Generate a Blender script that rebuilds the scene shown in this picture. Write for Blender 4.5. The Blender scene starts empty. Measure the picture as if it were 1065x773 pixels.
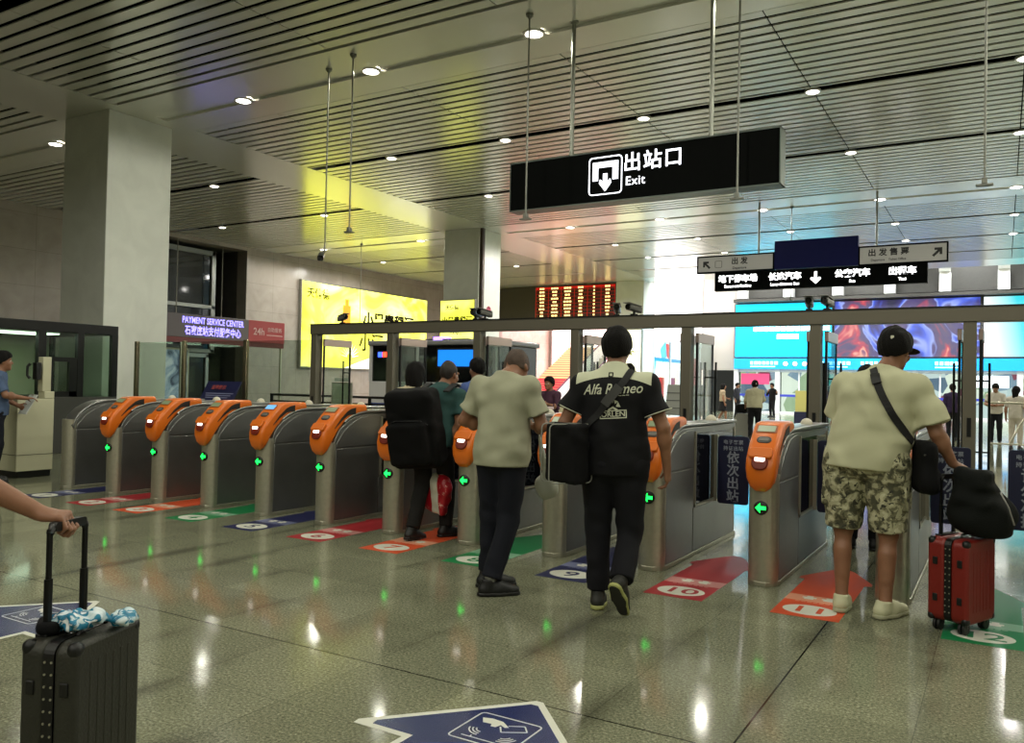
import bpy, bmesh, math, random
import numpy as np
from mathutils import Vector, Matrix
from mathutils.bvhtree import BVHTree
random.seed(7)
SC = bpy.context.scene
COL = SC.collection
PI = math.pi

# ---------------------------------------------------------------- materials
def lin(c):
    if isinstance(c, str):
        c = c.lstrip('#'); c = [int(c[i:i+2], 16)/255 for i in (0, 2, 4)]
        c = [x/12.92 if x <= .04045 else ((x+.055)/1.055)**2.4 for x in c]
    return (c[0], c[1], c[2], 1.0)
def nodes(name):
    m = bpy.data.materials.new(name); m.use_nodes = True
    nt = m.node_tree
    return m, nt, nt.nodes['Principled BSDF']
MATS = {}
def mat(name, col, rough=.5, metal=0., spec=.5, emit=None, es=1., var=0., vscale=8., bump=0., bscale=60., coat=0., alpha=1.):
    if name in MATS: return MATS[name]
    m, nt, b = nodes(name)
    b.inputs['Base Color'].default_value = lin(col)
    b.inputs['Roughness'].default_value = rough
    b.inputs['Metallic'].default_value = metal
    b.inputs['Specular IOR Level'].default_value = spec
    b.inputs['Coat Weight'].default_value = coat
    if emit is not None:
        b.inputs['Emission Color'].default_value = lin(emit)
        b.inputs['Emission Strength'].default_value = es
    if var or bump:
        tc = nt.nodes.new('ShaderNodeTexCoord')
    if var:
        n = nt.nodes.new('ShaderNodeTexNoise'); n.inputs['Scale'].default_value = vscale; n.inputs['Detail'].default_value = 5
        nt.links.new(tc.outputs['Object'], n.inputs['Vector'])
        r = nt.nodes.new('ShaderNodeValToRGB')
        c = lin(col)
        r.color_ramp.elements[0].position = .3; r.color_ramp.elements[1].position = .7
        r.color_ramp.elements[0].color = [x*(1-var) for x in c[:3]]+[1]
        r.color_ramp.elements[1].color = [min(1, x*(1+var)) for x in c[:3]]+[1]
        nt.links.new(n.outputs['Fac'], r.inputs['Fac']); nt.links.new(r.outputs['Color'], b.inputs['Base Color'])
    if bump:
        n2 = nt.nodes.new('ShaderNodeTexNoise'); n2.inputs['Scale'].default_value = bscale; n2.inputs['Detail'].default_value = 4
        nt.links.new(tc.outputs['Object'], n2.inputs['Vector'])
        bp = nt.nodes.new('ShaderNodeBump'); bp.inputs['Strength'].default_value = bump; bp.inputs['Distance'].default_value = .01
        nt.links.new(n2.outputs['Fac'], bp.inputs['Height']); nt.links.new(bp.outputs['Normal'], b.inputs['Normal'])
    MATS[name] = m
    return m
def glow(name, col, s):
    if name in MATS: return MATS[name]
    return mat(name, col, .5, emit=col, es=s, spec=.2)
def glass(name, tint='#dfe8e2', rough=.02, mixf=.12):
    if name in MATS: return MATS[name]
    m = bpy.data.materials.new(name); m.use_nodes = True; nt = m.node_tree
    nt.nodes.remove(nt.nodes['Principled BSDF'])
    out = nt.nodes['Material Output']
    t = nt.nodes.new('ShaderNodeBsdfTransparent'); t.inputs['Color'].default_value = lin(tint)
    g = nt.nodes.new('ShaderNodeBsdfGlossy'); g.inputs['Roughness'].default_value = rough
    lw = nt.nodes.new('ShaderNodeLayerWeight'); lw.inputs['Blend'].default_value = .5
    pw = nt.nodes.new('ShaderNodeMath'); pw.operation = 'POWER'; pw.inputs[1].default_value = 4.; nt.links.new(lw.outputs['Facing'], pw.inputs[0])
    fr = nt.nodes.new('ShaderNodeMath'); fr.operation = 'MULTIPLY_ADD'; fr.inputs[1].default_value = .75; fr.inputs[2].default_value = .035; nt.links.new(pw.outputs[0], fr.inputs[0])
    mx = nt.nodes.new('ShaderNodeMixShader')
    nt.links.new(fr.outputs[0], mx.inputs['Fac']); nt.links.new(t.outputs[0], mx.inputs[1]); nt.links.new(g.outputs[0], mx.inputs[2])
    nt.links.new(mx.outputs[0], out.inputs['Surface'])
    MATS[name] = m
    return m
class NT:
    """tiny helper to write node graphs"""
    def __init__(s, nt): s.nt = nt
    def n(s, t, **kw):
        o = s.nt.nodes.new(t)
        for k, v in kw.items(): setattr(o, k, v)
        return o
    def l(s, a, b): s.nt.links.new(a, b)
    def math(s, op, a, b=None, c=None):
        o = s.n('ShaderNodeMath', operation=op)
        for i, v in enumerate((a, b, c)):
            if v is None: continue
            if isinstance(v, (int, float)): o.inputs[i].default_value = v
            else: s.l(v, o.inputs[i])
        return o.outputs[0]
    def mix(s, f, a, b):
        o = s.n('ShaderNodeMix', data_type='RGBA')
        for i, v in ((0, f), (6, a), (7, b)):
            if isinstance(v, (int, float)): o.inputs[i].default_value = v
            elif isinstance(v, (tuple, list)): o.inputs[i].default_value = v
            else: s.l(v, o.inputs[i])
        return o.outputs[2]
    def noise(s, vec, scale, detail=3, dist=0.):
        o = s.n('ShaderNodeTexNoise'); o.inputs['Scale'].default_value = scale; o.inputs['Detail'].default_value = detail
        o.inputs['Distortion'].default_value = dist
        s.l(vec, o.inputs['Vector']); return o.outputs['Fac']
    def ramp(s, fac, stops, interp='LINEAR'):
        o = s.n('ShaderNodeValToRGB'); o.color_ramp.interpolation = interp
        e = o.color_ramp.elements
        while len(e) < len(stops): e.new(.5)
        for i, (p, c) in enumerate(stops): e[i].position = p; e[i].color = lin(c)
        s.l(fac, o.inputs['Fac']); return o.outputs['Color']

# ---------------------------------------------------------------- mesh building
class MB:
    def __init__(s): s.v = []; s.f = []; s.mi = []; s.M = None; s.cur = 0
    def add(s, vs, fs):
        b = len(s.v)
        for p in vs:
            p = Vector(p)
            if s.M is not None: p = s.M @ p
            s.v.append(p)
        for f in fs: s.f.append([b+i for i in f]); s.mi.append(s.cur)
        return s
    def box(s, x0, x1, y0, y1, z0, z1):
        vs = [(x, y, z) for z in (z0, z1) for y in (y0, y1) for x in (x0, x1)]
        return s.add(vs, [(0, 2, 3, 1), (4, 5, 7, 6), (0, 1, 5, 4), (2, 6, 7, 3), (0, 4, 6, 2), (1, 3, 7, 5)])
    def bar(s, a, b, w, h, up=(0, 0, 1)):
        a, b = Vector(a), Vector(b); d = (b-a).normalized(); up = Vector(up)
        if abs(d.dot(up)) > .99: up = Vector((0, 1, 0))
        x = d.cross(up).normalized(); z = x.cross(d)
        vs = [p+x*(sx*w/2)+z*(sz*h/2) for p in (a, b) for sz in (-1, 1) for sx in (-1, 1)]
        return s.add(vs, [(0, 1, 3, 2), (4, 6, 7, 5), (0, 4, 5, 1), (2, 3, 7, 6), (0, 2, 6, 4), (1, 5, 7, 3)])
    def tube(s, pts, r, n=10, cap=True, closed=False):
        pts = [Vector(p) for p in pts]; rs = r if isinstance(r, (list, tuple)) else [r]*len(pts)
        vs = []; N = len(pts); prev = None
        for i, p in enumerate(pts):
            if closed: t = pts[(i+1) % N]-pts[i-1]
            else: t = pts[min(i+1, N-1)]-pts[max(i-1, 0)]
            t.normalize()
            if prev is None:
                a = Vector((0, 0, 1)) if abs(t.z) < .9 else Vector((1, 0, 0))
                x = t.cross(a).normalized()
            else:
                x = (prev-t*prev.dot(t)).normalized()
            prev = x; y = t.cross(x)
            vs += [p+(x*math.cos(2*PI*k/n)+y*math.sin(2*PI*k/n))*rs[i] for k in range(n)]
        fs = []
        for i in range(N if closed else N-1):
            j = (i+1) % N
            for k in range(n):
                fs.append((i*n+k, i*n+(k+1) % n, j*n+(k+1) % n, j*n+k))
        if cap and not closed: fs += [tuple(range(n))[::-1], tuple((N-1)*n+k for k in range(n))]
        return s.add(vs, fs)
    def lathe(s, prof, c=(0, 0, 0), n=24, axis='z'):
        vs = []; c = Vector(c)
        for r, h in prof:
            for k in range(n):
                a = 2*PI*k/n; p = (r*math.cos(a), r*math.sin(a), h)
                if axis == 'y': p = (p[0], p[2], p[1])
                if axis == 'x': p = (p[2], p[0], p[1])
                vs.append(c+Vector(p))
        fs = []
        for i in range(len(prof)-1):
            for k in range(n): fs.append((i*n+k, i*n+(k+1) % n, (i+1)*n+(k+1) % n, (i+1)*n+k))
        fs += [tuple(range(n))[::-1], tuple((len(prof)-1)*n+k for k in range(n))]
        return s.add(vs, fs)
    def prism(s, poly, a, b, axis='z'):
        """extrude a 2-D polygon along axis from a to b ('x': poly is (y,z); 'y': (x,z); 'z': (x,y))"""
        def P(q, h):
            return {'x': (h, q[0], q[1]), 'y': (q[0], h, q[1]), 'z': (q[0], q[1], h)}[axis]
        n = len(poly)
        vs = [P(q, a) for q in poly]+[P(q, b) for q in poly]
        fs = [tuple(range(n))[::-1], tuple(range(n, 2*n))]+[(i, (i+1) % n, n+(i+1) % n, n+i) for i in range(n)]
        return s.add(vs, fs)
    def loft(s, secs, cap=True):
        n = len(secs[0]); vs = [p for sec in secs for p in sec]; fs = []
        for i in range(len(secs)-1):
            for k in range(n): fs.append((i*n+k, i*n+(k+1) % n, (i+1)*n+(k+1) % n, (i+1)*n+k))
        if cap: fs += [tuple(range(n))[::-1], tuple((len(secs)-1)*n+k for k in range(n))]
        return s.add(vs, fs)
    def ball(s, c, r, n=16, m=10):
        r = (r, r, r) if isinstance(r, (int, float)) else r
        prof = []
        vs = []
        for i in range(m+1):
            t = -PI/2+PI*i/m
            for k in range(n):
                a = 2*PI*k/n
                vs.append((c[0]+r[0]*math.cos(t)*math.cos(a), c[1]+r[1]*math.cos(t)*math.sin(a), c[2]+r[2]*math.sin(t)))
        fs = []
        for i in range(m):
            for k in range(n): fs.append((i*n+k, i*n+(k+1) % n, (i+1)*n+(k+1) % n, (i+1)*n+k))
        return s.add(vs, fs)
    def build(s, name, m, parent=None, bevel=0., smooth=False, seg=2, loc=None):
        me = bpy.data.meshes.new(name)
        me.from_pydata([tuple(v) for v in s.v], [], s.f)
        bm = bmesh.new(); bm.from_mesh(me)
        bmesh.ops.remove_doubles(bm, verts=bm.verts, dist=1e-5)
        bmesh.ops.recalc_face_normals(bm, faces=bm.faces)
        bm.to_mesh(me); bm.free()
        ms = m if isinstance(m, (list, tuple)) else [m]
        for q in ms: me.materials.append(q)
        if len(ms) > 1 and len(me.polygons) == len(s.mi):
            me.polygons.foreach_set('material_index', s.mi)
        o = bpy.data.objects.new(name, me); COL.objects.link(o)
        if parent is not None: o.parent = parent
        if loc is not None: o.location = loc
        if bevel:
            bv = o.modifiers.new('Bevel', 'BEVEL'); bv.width = bevel; bv.segments = seg; bv.limit_method = 'ANGLE'; bv.angle_limit = math.radians(40)
        if smooth or bevel:
            me.polygons.foreach_set('use_smooth', [True]*len(me.polygons))
            try: me.set_sharp_from_angle(angle=math.radians(42))
            except Exception: pass
        return o
def tag(o, label, cat, group=None, kind=None):
    o['label'] = label; o['category'] = cat
    if group: o['group'] = group
    if kind: o['kind'] = kind
    return o
def thing(name, label, cat, loc=(0, 0, 0), rz=0., group=None):
    o = bpy.data.objects.new(name, None); COL.objects.link(o)
    o.location = loc; o.rotation_euler = (0, 0, rz); o.empty_display_size = .1
    return tag(o, label, cat, group)
def struct(o): o['kind'] = 'structure'; return o
def copy_tree(o, parent=None):
    c = o.copy(); COL.objects.link(c)
    if parent is not None: c.parent = parent
    for ch in list(o.children): copy_tree(ch, c)
    return c
# text as a mesh. face: 'front' faces -Y, 'east' faces +X, 'up' faces +Z
ROT = {'front': Matrix.Rotation(PI/2, 4, 'X'), 'east': Matrix.Rotation(PI/2, 4, 'Z') @ Matrix.Rotation(PI/2, 4, 'X'), 'up': Matrix.Identity(4)}
def text_mesh(body, size, bold=0., align='CENTER', shear=0., spacing=1., extrude=0., res=3):
    cu = bpy.data.curves.new('txt', 'FONT'); cu.body = body; cu.size = size; cu.offset = bold*size; cu.align_x = align; cu.align_y = 'CENTER'
    cu.shear = shear; cu.space_character = spacing; cu.extrude = extrude; cu.resolution_u = res
    o = bpy.data.objects.new('txt', cu); COL.objects.link(o)
    bpy.context.view_layer.update()
    dg = bpy.context.evaluated_depsgraph_get()
    me = bpy.data.meshes.new_from_object(o.evaluated_get(dg))
    bpy.data.objects.remove(o); bpy.data.curves.remove(cu)
    return me
def text(name, body, size, m, loc, face='front', parent=None, bold=.0, align='CENTER', shear=0., spacing=1., sx=1., extrude=.002):
    me = text_mesh(body, size, bold, align, shear, spacing, extrude)
    me.name = name
    me.materials.clear(); me.materials.append(m)
    me.transform(Matrix.Translation(Vector(loc)) @ ROT[face] @ Matrix.Diagonal((sx, 1, 1, 1)))
    o = bpy.data.objects.new(name, me); COL.objects.link(o)
    if parent is not None: o.parent = parent
    return o
def rrect(w, h, r, n=4):
    """rounded rectangle outline centred on 0"""
    r = min(r, w/2-1e-4, h/2-1e-4); out = []
    for cx, cy, a0 in ((w/2-r, h/2-r, 0), (-w/2+r, h/2-r, 90), (-w/2+r, -h/2+r, 180), (w/2-r, -h/2+r, 270)):
        for k in range(n+1):
            a = math.radians(a0+90*k/n); out.append((cx+r*math.cos(a), cy+r*math.sin(a)))
    return out

# ---------------------------------------------------------------- signed-distance modelling for bodies, cloth and soft bags
class Vol:
    def __init__(s, lo, hi, h):
        s.lo = np.array(lo, np.float32); s.h = h
        s.n = np.ceil((np.array(hi)-np.array(lo))/h).astype(int)+1
        s.V = np.full(s.n, .2, np.float32)
    def sl(s, lo, hi):
        a = np.clip(np.floor((np.array(lo)-s.lo)/s.h).astype(int), 0, s.n)
        b = np.clip(np.ceil((np.array(hi)-s.lo)/s.h).astype(int)+1, 0, s.n)
        idx = tuple(slice(a[i], b[i]) for i in range(3))
        g = [(s.lo[i]+s.h*np.arange(a[i], b[i], dtype=np.float32)).reshape([-1 if j == i else 1 for j in range(3)]) for i in range(3)]
        return idx, g
    def merge(s, idx, d, k, sub=False):
        a = s.V[idx]
        if sub:
            d = -d
            if k > 0: h = np.maximum(k-np.abs(a-d), 0)/k; s.V[idx] = np.maximum(a, d)+h*h*k*.25
            else: s.V[idx] = np.maximum(a, d)
            return
        if k > 0:
            h = np.maximum(k-np.abs(a-d), 0)/k; s.V[idx] = np.minimum(a, d)-h*h*k*.25
        else: s.V[idx] = np.minimum(a, d)
    def cap(s, a, b, ra, rb, k=.02, flat=None, sub=False):
        """tapered capsule; flat=(unit vector, factor) squeezes the section along that vector"""
        a = np.array(a, np.float32); b = np.array(b, np.float32); m = max(ra, rb)*1.3+k+3*s.h
        idx, g = s.sl(np.minimum(a, b)-m, np.maximum(a, b)+m)
        if 0 in s.V[idx].shape: return
        ab = b-a; L = float(ab@ab)+1e-9
        q = [g[i]-a[i] for i in range(3)]
        t = np.clip((q[0]*ab[0]+q[1]*ab[1]+q[2]*ab[2])/L, 0, 1)
        e = [q[i]-t*ab[i] for i in range(3)]
        d2 = e[0]**2+e[1]**2+e[2]**2
        if flat is not None:
            u, fct = flat; w = e[0]*u[0]+e[1]*u[1]+e[2]*u[2]
            d2 = d2+w*w*(1/(fct*fct)-1)
        d = np.sqrt(d2)-(ra+t*(rb-ra))
        s.merge(idx, d, k, sub)
    def ell(s, c, r, R=None, k=.02, sub=False):
        c = np.array(c, np.float32); r = np.array(r, np.float32); m = float(max(r))*1.05+k+3*s.h
        idx, g = s.sl(c-m, c+m)
        if 0 in s.V[idx].shape: return
        q = [g[i]-c[i] for i in range(3)]
        if R is not None: q = [q[0]*R[0][i]+q[1]*R[1][i]+q[2]*R[2][i] for i in range(3)]
        k0 = np.sqrt(sum((q[i]/r[i])**2 for i in range(3))); k1 = np.sqrt(sum((q[i]/r[i]**2)**2 for i in range(3)))+1e-6
        s.merge(idx, k0*(k0-1)/k1, k, sub)
    def box(s, c, hf, R=None, rad=.02, k=.02, sub=False):
        c = np.array(c, np.float32); m = float(np.linalg.norm(hf))+k+3*s.h
        idx, g = s.sl(c-m, c+m)
        if 0 in s.V[idx].shape: return
        q = [g[i]-c[i] for i in range(3)]
        if R is not None: q = [q[0]*R[0][i]+q[1]*R[1][i]+q[2]*R[2][i] for i in range(3)]
        q = [np.abs(q[i]+0*q[0]*0)-(hf[i]-rad) for i in range(3)]
        o = np.sqrt(sum(np.maximum(x, 0)**2 for x in q)); ins = np.minimum(np.maximum(np.maximum(q[0], q[1]), q[2]), 0)
        s.merge(idx, o+ins-rad, k, sub)
    def grid(s):
        return [(s.lo[i]+s.h*np.arange(s.n[i], dtype=np.float32)).reshape([-1 if j == i else 1 for j in range(3)]) for i in range(3)]
    def cut(s, p, nrm, k=0):
        """remove what lies on the side the normal points to"""
        g = s.grid(); n = np.array(nrm, float); n /= np.linalg.norm(n)
        d = sum((g[i]-p[i])*float(n[i]) for i in range(3))
        s.V = np.maximum(s.V, d.astype(np.float32))
    def ripple(s, amp, waves, seed=0):
        """cloth folds: sum of sine waves; waves = list of (wave vector, weight)"""
        rng = np.random.RandomState(seed); g = s.grid()
        w1 = sum(g[i]*float(x) for i, x in enumerate(rng.randn(3)*9)); w2 = sum(g[i]*float(x) for i, x in enumerate(rng.randn(3)*7))
        warp = np.sin(w1+1.3)*.9+np.sin(w2)*.9
        t = 0
        for kv, wt in waves: t = t+wt*np.sin(sum(g[i]*float(kv[i]) for i in range(3))+warp*1.3+rng.rand()*6)
        s.V = s.V+(amp*t).astype(np.float32)
    def mesh(s, name, m, parent=None, smooth=1):
        V = s.V; h = s.h
        S = V < 0
        c = [(0, 0, 0), (1, 0, 0), (0, 1, 0), (1, 1, 0), (0, 0, 1), (1, 0, 1), (0, 1, 1), (1, 1, 1)]
        nx, ny, nz = V.shape
        cnt = np.zeros((nx-1, ny-1, nz-1), np.int8)
        for a in c: cnt += S[a[0]:nx-1+a[0], a[1]:ny-1+a[1], a[2]:nz-1+a[2]]
        I, J, K = np.nonzero((cnt > 0) & (cnt < 8))
        N = len(I)
        val = np.stack([V[I+a[0], J+a[1], K+a[2]] for a in c], 1)
        acc = np.zeros((N, 3)); num = np.zeros(N)
        for p in range(8):
            for q in range(p+1, 8):
                if sum(abs(c[p][i]-c[q][i]) for i in range(3)) != 1: continue
                mk = (val[:, p] < 0) != (val[:, q] < 0)
                t = val[mk, p]/(val[mk, p]-val[mk, q])
                acc[mk] += np.array(c[p])+t[:, None]*(np.array(c[q])-np.array(c[p])); num[mk] += 1
        P = (np.stack([I, J, K], 1)+acc/num[:, None])*h+s.lo
        idm = np.full(cnt.shape, -1, np.int32); idm[I, J, K] = np.arange(N)
        F = []
        for ax in range(3):
            b, d = [(1, 2), (2, 0), (0, 1)][ax]
            s0 = [slice(None)]*3; s1 = [slice(None)]*3
            s0[ax] = slice(0, -1); s1[ax] = slice(1, None)
            A, B = S[tuple(s0)], S[tuple(s1)]
            e = np.stack(np.nonzero(A != B), 1)
            ok = (e[:, b] > 0) & (e[:, d] > 0) & (e[:, b] < V.shape[b]-1) & (e[:, d] < V.shape[d]-1)
            e = e[ok]; sg = A[tuple(e.T)]
            def cell(db, dd):
                x = e.copy(); x[:, b] += db; x[:, d] += dd; return idm[tuple(x.T)]
            q = np.stack([cell(-1, -1), cell(0, -1), cell(0, 0), cell(-1, 0)], 1)
            q[~sg] = q[~sg][:, ::-1]; F.append(q)
        F = np.concatenate(F); F = F[(F >= 0).all(1)]
        # light smoothing takes the voxel steps out
        for _ in range(smooth):
            A = np.zeros((N, 3)); n_ = np.zeros(N)
            for i in range(4):
                np.add.at(A, F[:, i], P[F[:, (i+1) % 4]]+P[F[:, i-1]]); np.add.at(n_, F[:, i], 2)
            P = P*.5+.5*A/np.maximum(n_, 1)[:, None]
        me = bpy.data.meshes.new(name)
        me.vertices.add(N); me.vertices.foreach_set('co', P.astype(np.float32).ravel())
        me.loops.add(len(F)*4); me.loops.foreach_set('vertex_index', F.astype(np.int32).ravel())
        me.polygons.add(len(F)); me.polygons.foreach_set('loop_start', np.arange(len(F), dtype=np.int32)*4)
        try: me.polygons.foreach_set('loop_total', np.full(len(F), 4, np.int32))
        except Exception: pass
        me.update(calc_edges=True); me.validate()
        me.polygons.foreach_set('use_smooth', [True]*len(me.polygons))
        for q in (m if isinstance(m, (list, tuple)) else [m]): me.materials.append(q)
        o = bpy.data.objects.new(name, me); COL.objects.link(o)
        if parent is not None: o.parent = parent
        return o

# ---------------------------------------------------------------- camera (28.9 mm equivalent on a 1065 x 773 frame)
def make_camera():
    f = 856.; th = math.radians(30.8); p = math.atan(14/f); r = math.radians(1.15)
    F = Vector((-math.sin(th)*math.cos(p), math.cos(th)*math.cos(p), math.sin(p)))
    R0 = Vector((math.cos(th), math.sin(th), 0)); U0 = R0.cross(F)
    R = R0*math.cos(r)+U0*math.sin(r); U = U0*math.cos(r)-R0*math.sin(r)
    cd = bpy.data.cameras.new('Camera'); cd.sensor_fit = 'HORIZONTAL'; cd.sensor_width = 36; cd.lens = f/1065*36
    cd.clip_start = .05; cd.clip_end = 300
    co = bpy.data.objects.new('Camera', cd); COL.objects.link(co)
    co.matrix_world = Matrix(((R.x, U.x, -F.x, 0), (R.y, U.y, -F.y, 0), (R.z, U.z, -F.z, 1.4), (0, 0, 0, 1)))
    SC.camera = co
make_camera()
# ================================================================ SETTING
H = 7.1
def m_floor():
    m, nt, b = nodes('granite_floor'); N = NT(nt)
    pos = N.n('ShaderNodeNewGeometry').outputs['Position']
    sep = N.n('ShaderNodeSeparateXYZ'); N.l(pos, sep.inputs[0])
    T = .6
    u = N.math('DIVIDE', N.math('ADD', sep.outputs[0], .9+60*T), T); v = N.math('DIVIDE', N.math('ADD', sep.outputs[1], -3.2+60*T), T)
    fu = N.math('FRACT', u); fv = N.math('FRACT', v)
    du = N.math('MULTIPLY', N.math('MINIMUM', fu, N.math('SUBTRACT', 1., fu)), T)
    dv = N.math('MULTIPLY', N.math('MINIMUM', fv, N.math('SUBTRACT', 1., fv)), T)
    joint = N.math('LESS_THAN', N.math('MINIMUM', du, dv), .0022)
    # every eighth joint is an open expansion joint
    T8 = 4.8
    U8 = N.math('FRACT', N.math('DIVIDE', N.math('ADD', sep.outputs[0], .9+20*T8), T8)); V8 = N.math('FRACT', N.math('DIVIDE', N.math('ADD', sep.outputs[1], -3.2+20*T8), T8))
    d8u = N.math('MULTIPLY', N.math('MINIMUM', U8, N.math('SUBTRACT', 1., U8)), T8); d8v = N.math('MULTIPLY', N.math('MINIMUM', V8, N.math('SUBTRACT', 1., V8)), T8)
    big = N.math('LESS_THAN', N.math('MINIMUM', d8u, d8v), .0045)
    cmb = N.n('ShaderNodeCombineXYZ'); N.l(N.math('FLOOR', u), cmb.inputs[0]); N.l(N.math('FLOOR', v), cmb.inputs[1])
    wn = N.n('ShaderNodeTexWhiteNoise'); N.l(cmb.outputs[0], wn.inputs['Vector'])
    speck = N.mix(.5, N.ramp(N.noise(pos, 190, 2), [(.3, '#3b3d33'), (.47, '#80826a'), (.62, '#9a9b80'), (.75, '#bcbd9f')]), N.ramp(N.noise(pos, 75, 3), [(.33, '#3d3f34'), (.45, '#7d7f68'), (.58, '#9b9c82'), (.7, '#cfcfb2')]))
    blotch = N.noise(pos, 1.6, 4, .6)
    tint = N.math('ADD', .80, N.math('MULTIPLY', wn.outputs['Value'], .2))
    tint = N.math('MULTIPLY', tint, N.math('ADD', .72, N.math('MULTIPLY', blotch, .5)))
    hsv = N.n('ShaderNodeHueSaturation'); N.l(speck, hsv.inputs['Color']); N.l(tint, hsv.inputs['Value'])
    # grime creeping out of the joints
    near = N.math('SUBTRACT', 1., N.math('MINIMUM', 1., N.math('DIVIDE', du, .12)))
    mrg = N.n('ShaderNodeMapRange'); N.l(N.noise(pos, .8, 5, .5), mrg.inputs['Value']); mrg.inputs['From Min'].default_value = .47; mrg.inputs['From Max'].default_value = .62
    gr = N.math('MULTIPLY', near, mrg.outputs[0])
    c1 = N.mix(N.math('MULTIPLY', gr, .7), hsv.outputs['Color'], lin('#3d3d30'))
    c2 = N.mix(N.math('MULTIPLY', joint, .45), c1, lin('#3c3c31')); c3 = N.mix(big, c2, lin('#15150f'))
    N.l(c3, b.inputs['Base Color'])
    rg = N.math('ADD', .05, N.math('MULTIPLY', N.noise(pos, 3., 4), .08))
    N.l(N.math('ADD', rg, N.math('MULTIPLY', gr, .08)), b.inputs['Roughness'])
    b.inputs['Specular IOR Level'].default_value = .3
    return m
M_FLOOR = m_floor()
fl = MB(); fl.add([(-31, -16, 0), (9, -16, 0), (9, 53, 0), (-31, 53, 0)], [(0, 1, 2, 3)])
struct(fl.build('floor', M_FLOOR))

def m_stone(name, c0, c1, sx=1.2, sz=.8, axis=0, rough=.22, joint=.006):
    m, nt, b = nodes(name); N = NT(nt)
    pos = N.n('ShaderNodeNewGeometry').outputs['Position']
    sep = N.n('ShaderNodeSeparateXYZ'); N.l(pos, sep.inputs[0])
    u = N.math('DIVIDE', N.math('ADD', sep.outputs[axis], 100.), sx); v = N.math('DIVIDE', N.math('ADD', sep.outputs[2], 10.), sz)
    fu = N.math('FRACT', u); fv = N.math('FRACT', v)
    du = N.math('MULTIPLY', N.math('MINIMUM', fu, N.math('SUBTRACT', 1., fu)), sx); dv = N.math('MULTIPLY', N.math('MINIMUM', fv, N.math('SUBTRACT', 1., fv)), sz)
    j = N.math('LESS_THAN', N.math('MINIMUM', du, dv), joint)
    col = N.ramp(N.noise(pos, 1.3, 6, 1.2), [(.3, c0), (.7, c1)])
    dk = N.mix(N.math('MULTIPLY', j, .5), col, lin('#54534a'))
    N.l(dk, b.inputs['Base Color']); b.inputs['Roughness'].default_value = rough
    return m
M_STONE = m_stone('pale_stone_cladding', '#d6d8ce', '#e2e4da', 40, 2.4, rough=.3, joint=.0)
M_WALL = m_stone('wall_stone_panels', '#9d948a', '#aca398', 1.5, 1.2, axis=1)
M_CEIL, _nt, _b = nodes('ceiling_metal')
_b.inputs['Base Color'].default_value = lin('#deded6'); _b.inputs['Metallic'].default_value = .25; _b.inputs['Roughness'].default_value = .22
M_PANEL = mat('ceiling_panel_metal', '#e2e2da', .2, .25)
M_PLEN = mat('ceiling_void_black', '#030303', 1., spec=0.)

# ---- columns
def column(name, x0, x1, y0, y1):
    b = MB(); b.box(x0, x1, y0, y1, 0, H)
    return struct(b.build(name, M_STONE, bevel=.015))
column('pillar_near', -17.95, -16.35, 10.5, 12.05)
cb = column('pillar_middle', -17.95, -16.4, 25.0, 26.5)
column('pillar_far', -18.0, -16.4, 41.0, 42.5)
b = MB(); b.box(-16.4, -16.28, 25.06, 25.2, 0, H)      # conduit down the middle column
struct(b.build('pillar_trim', mat('bronze_trim', '#4a3b32', .4, .3)))

# ---- ceiling: slats between smooth beams
b = MB()
xb_main = [-16.0, -13.38, -9.99, -6.58, -3.15, .28, 3.7, 9.]
xb_left = [-28.0, -25.3, -21.8, -18.15]
slots = (-11.2, -6.7, -2.2, 2.32, 6.85, 16.13, 20.72, 30.2, 33.75, 37.3)
def slat_field(xb, y0, y1):
    P = .2955; n = int(round((y1-y0)/P)); P = (y1-y0)/n
    for i in range(n):
        ya = y0+i*P; yb = ya+P-.088
        if any(ya-.02 < s < ya+P-.02 for s in slots): yb = ya+.04
        for k in range(len(xb)-1):
            b.box(xb[k]+.012, xb[k+1]-.012, ya, yb, H, H+.022)
for xb in (xb_main, xb_left):
    slat_field(xb, -15.9, 10.45); slat_field(xb, 12.42, 24.95); slat_field(xb, 27.3, 39.9)
struct(b.build('ceiling', M_CEIL))
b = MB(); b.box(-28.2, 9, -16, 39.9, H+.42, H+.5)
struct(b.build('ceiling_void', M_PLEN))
def beam_x(name, y0, y1, groove=None):
    b = MB()
    for x0, x1 in ((-28.0, -18.15), (-16.0, 9.)):
        if groove:
            b.box(x0, x1, y0, groove-.13, H-.004, H+.3); b.box(x0, x1, groove+.13, y1, H-.004, H+.3); b.box(x0, x1, groove-.13, groove+.13, H+.045, H+.3)
        else: b.box(x0, x1, y0, y1, H-.004, H+.3)
    return struct(b.build(name, M_PANEL))
beam_x('ceiling_beam_near', 10.45, 12.4, 11.5)
beam_x('ceiling_beam_middle', 24.98, 27.28, 26.3)
beam_x('ceiling_beam_far', 39.92, 41.9)
b = MB(); b.box(-18.15, -16.0, -15.9, 41.9, H-.004, H+.3)
struct(b.build('ceiling_beam_long', M_PANEL))

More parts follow.
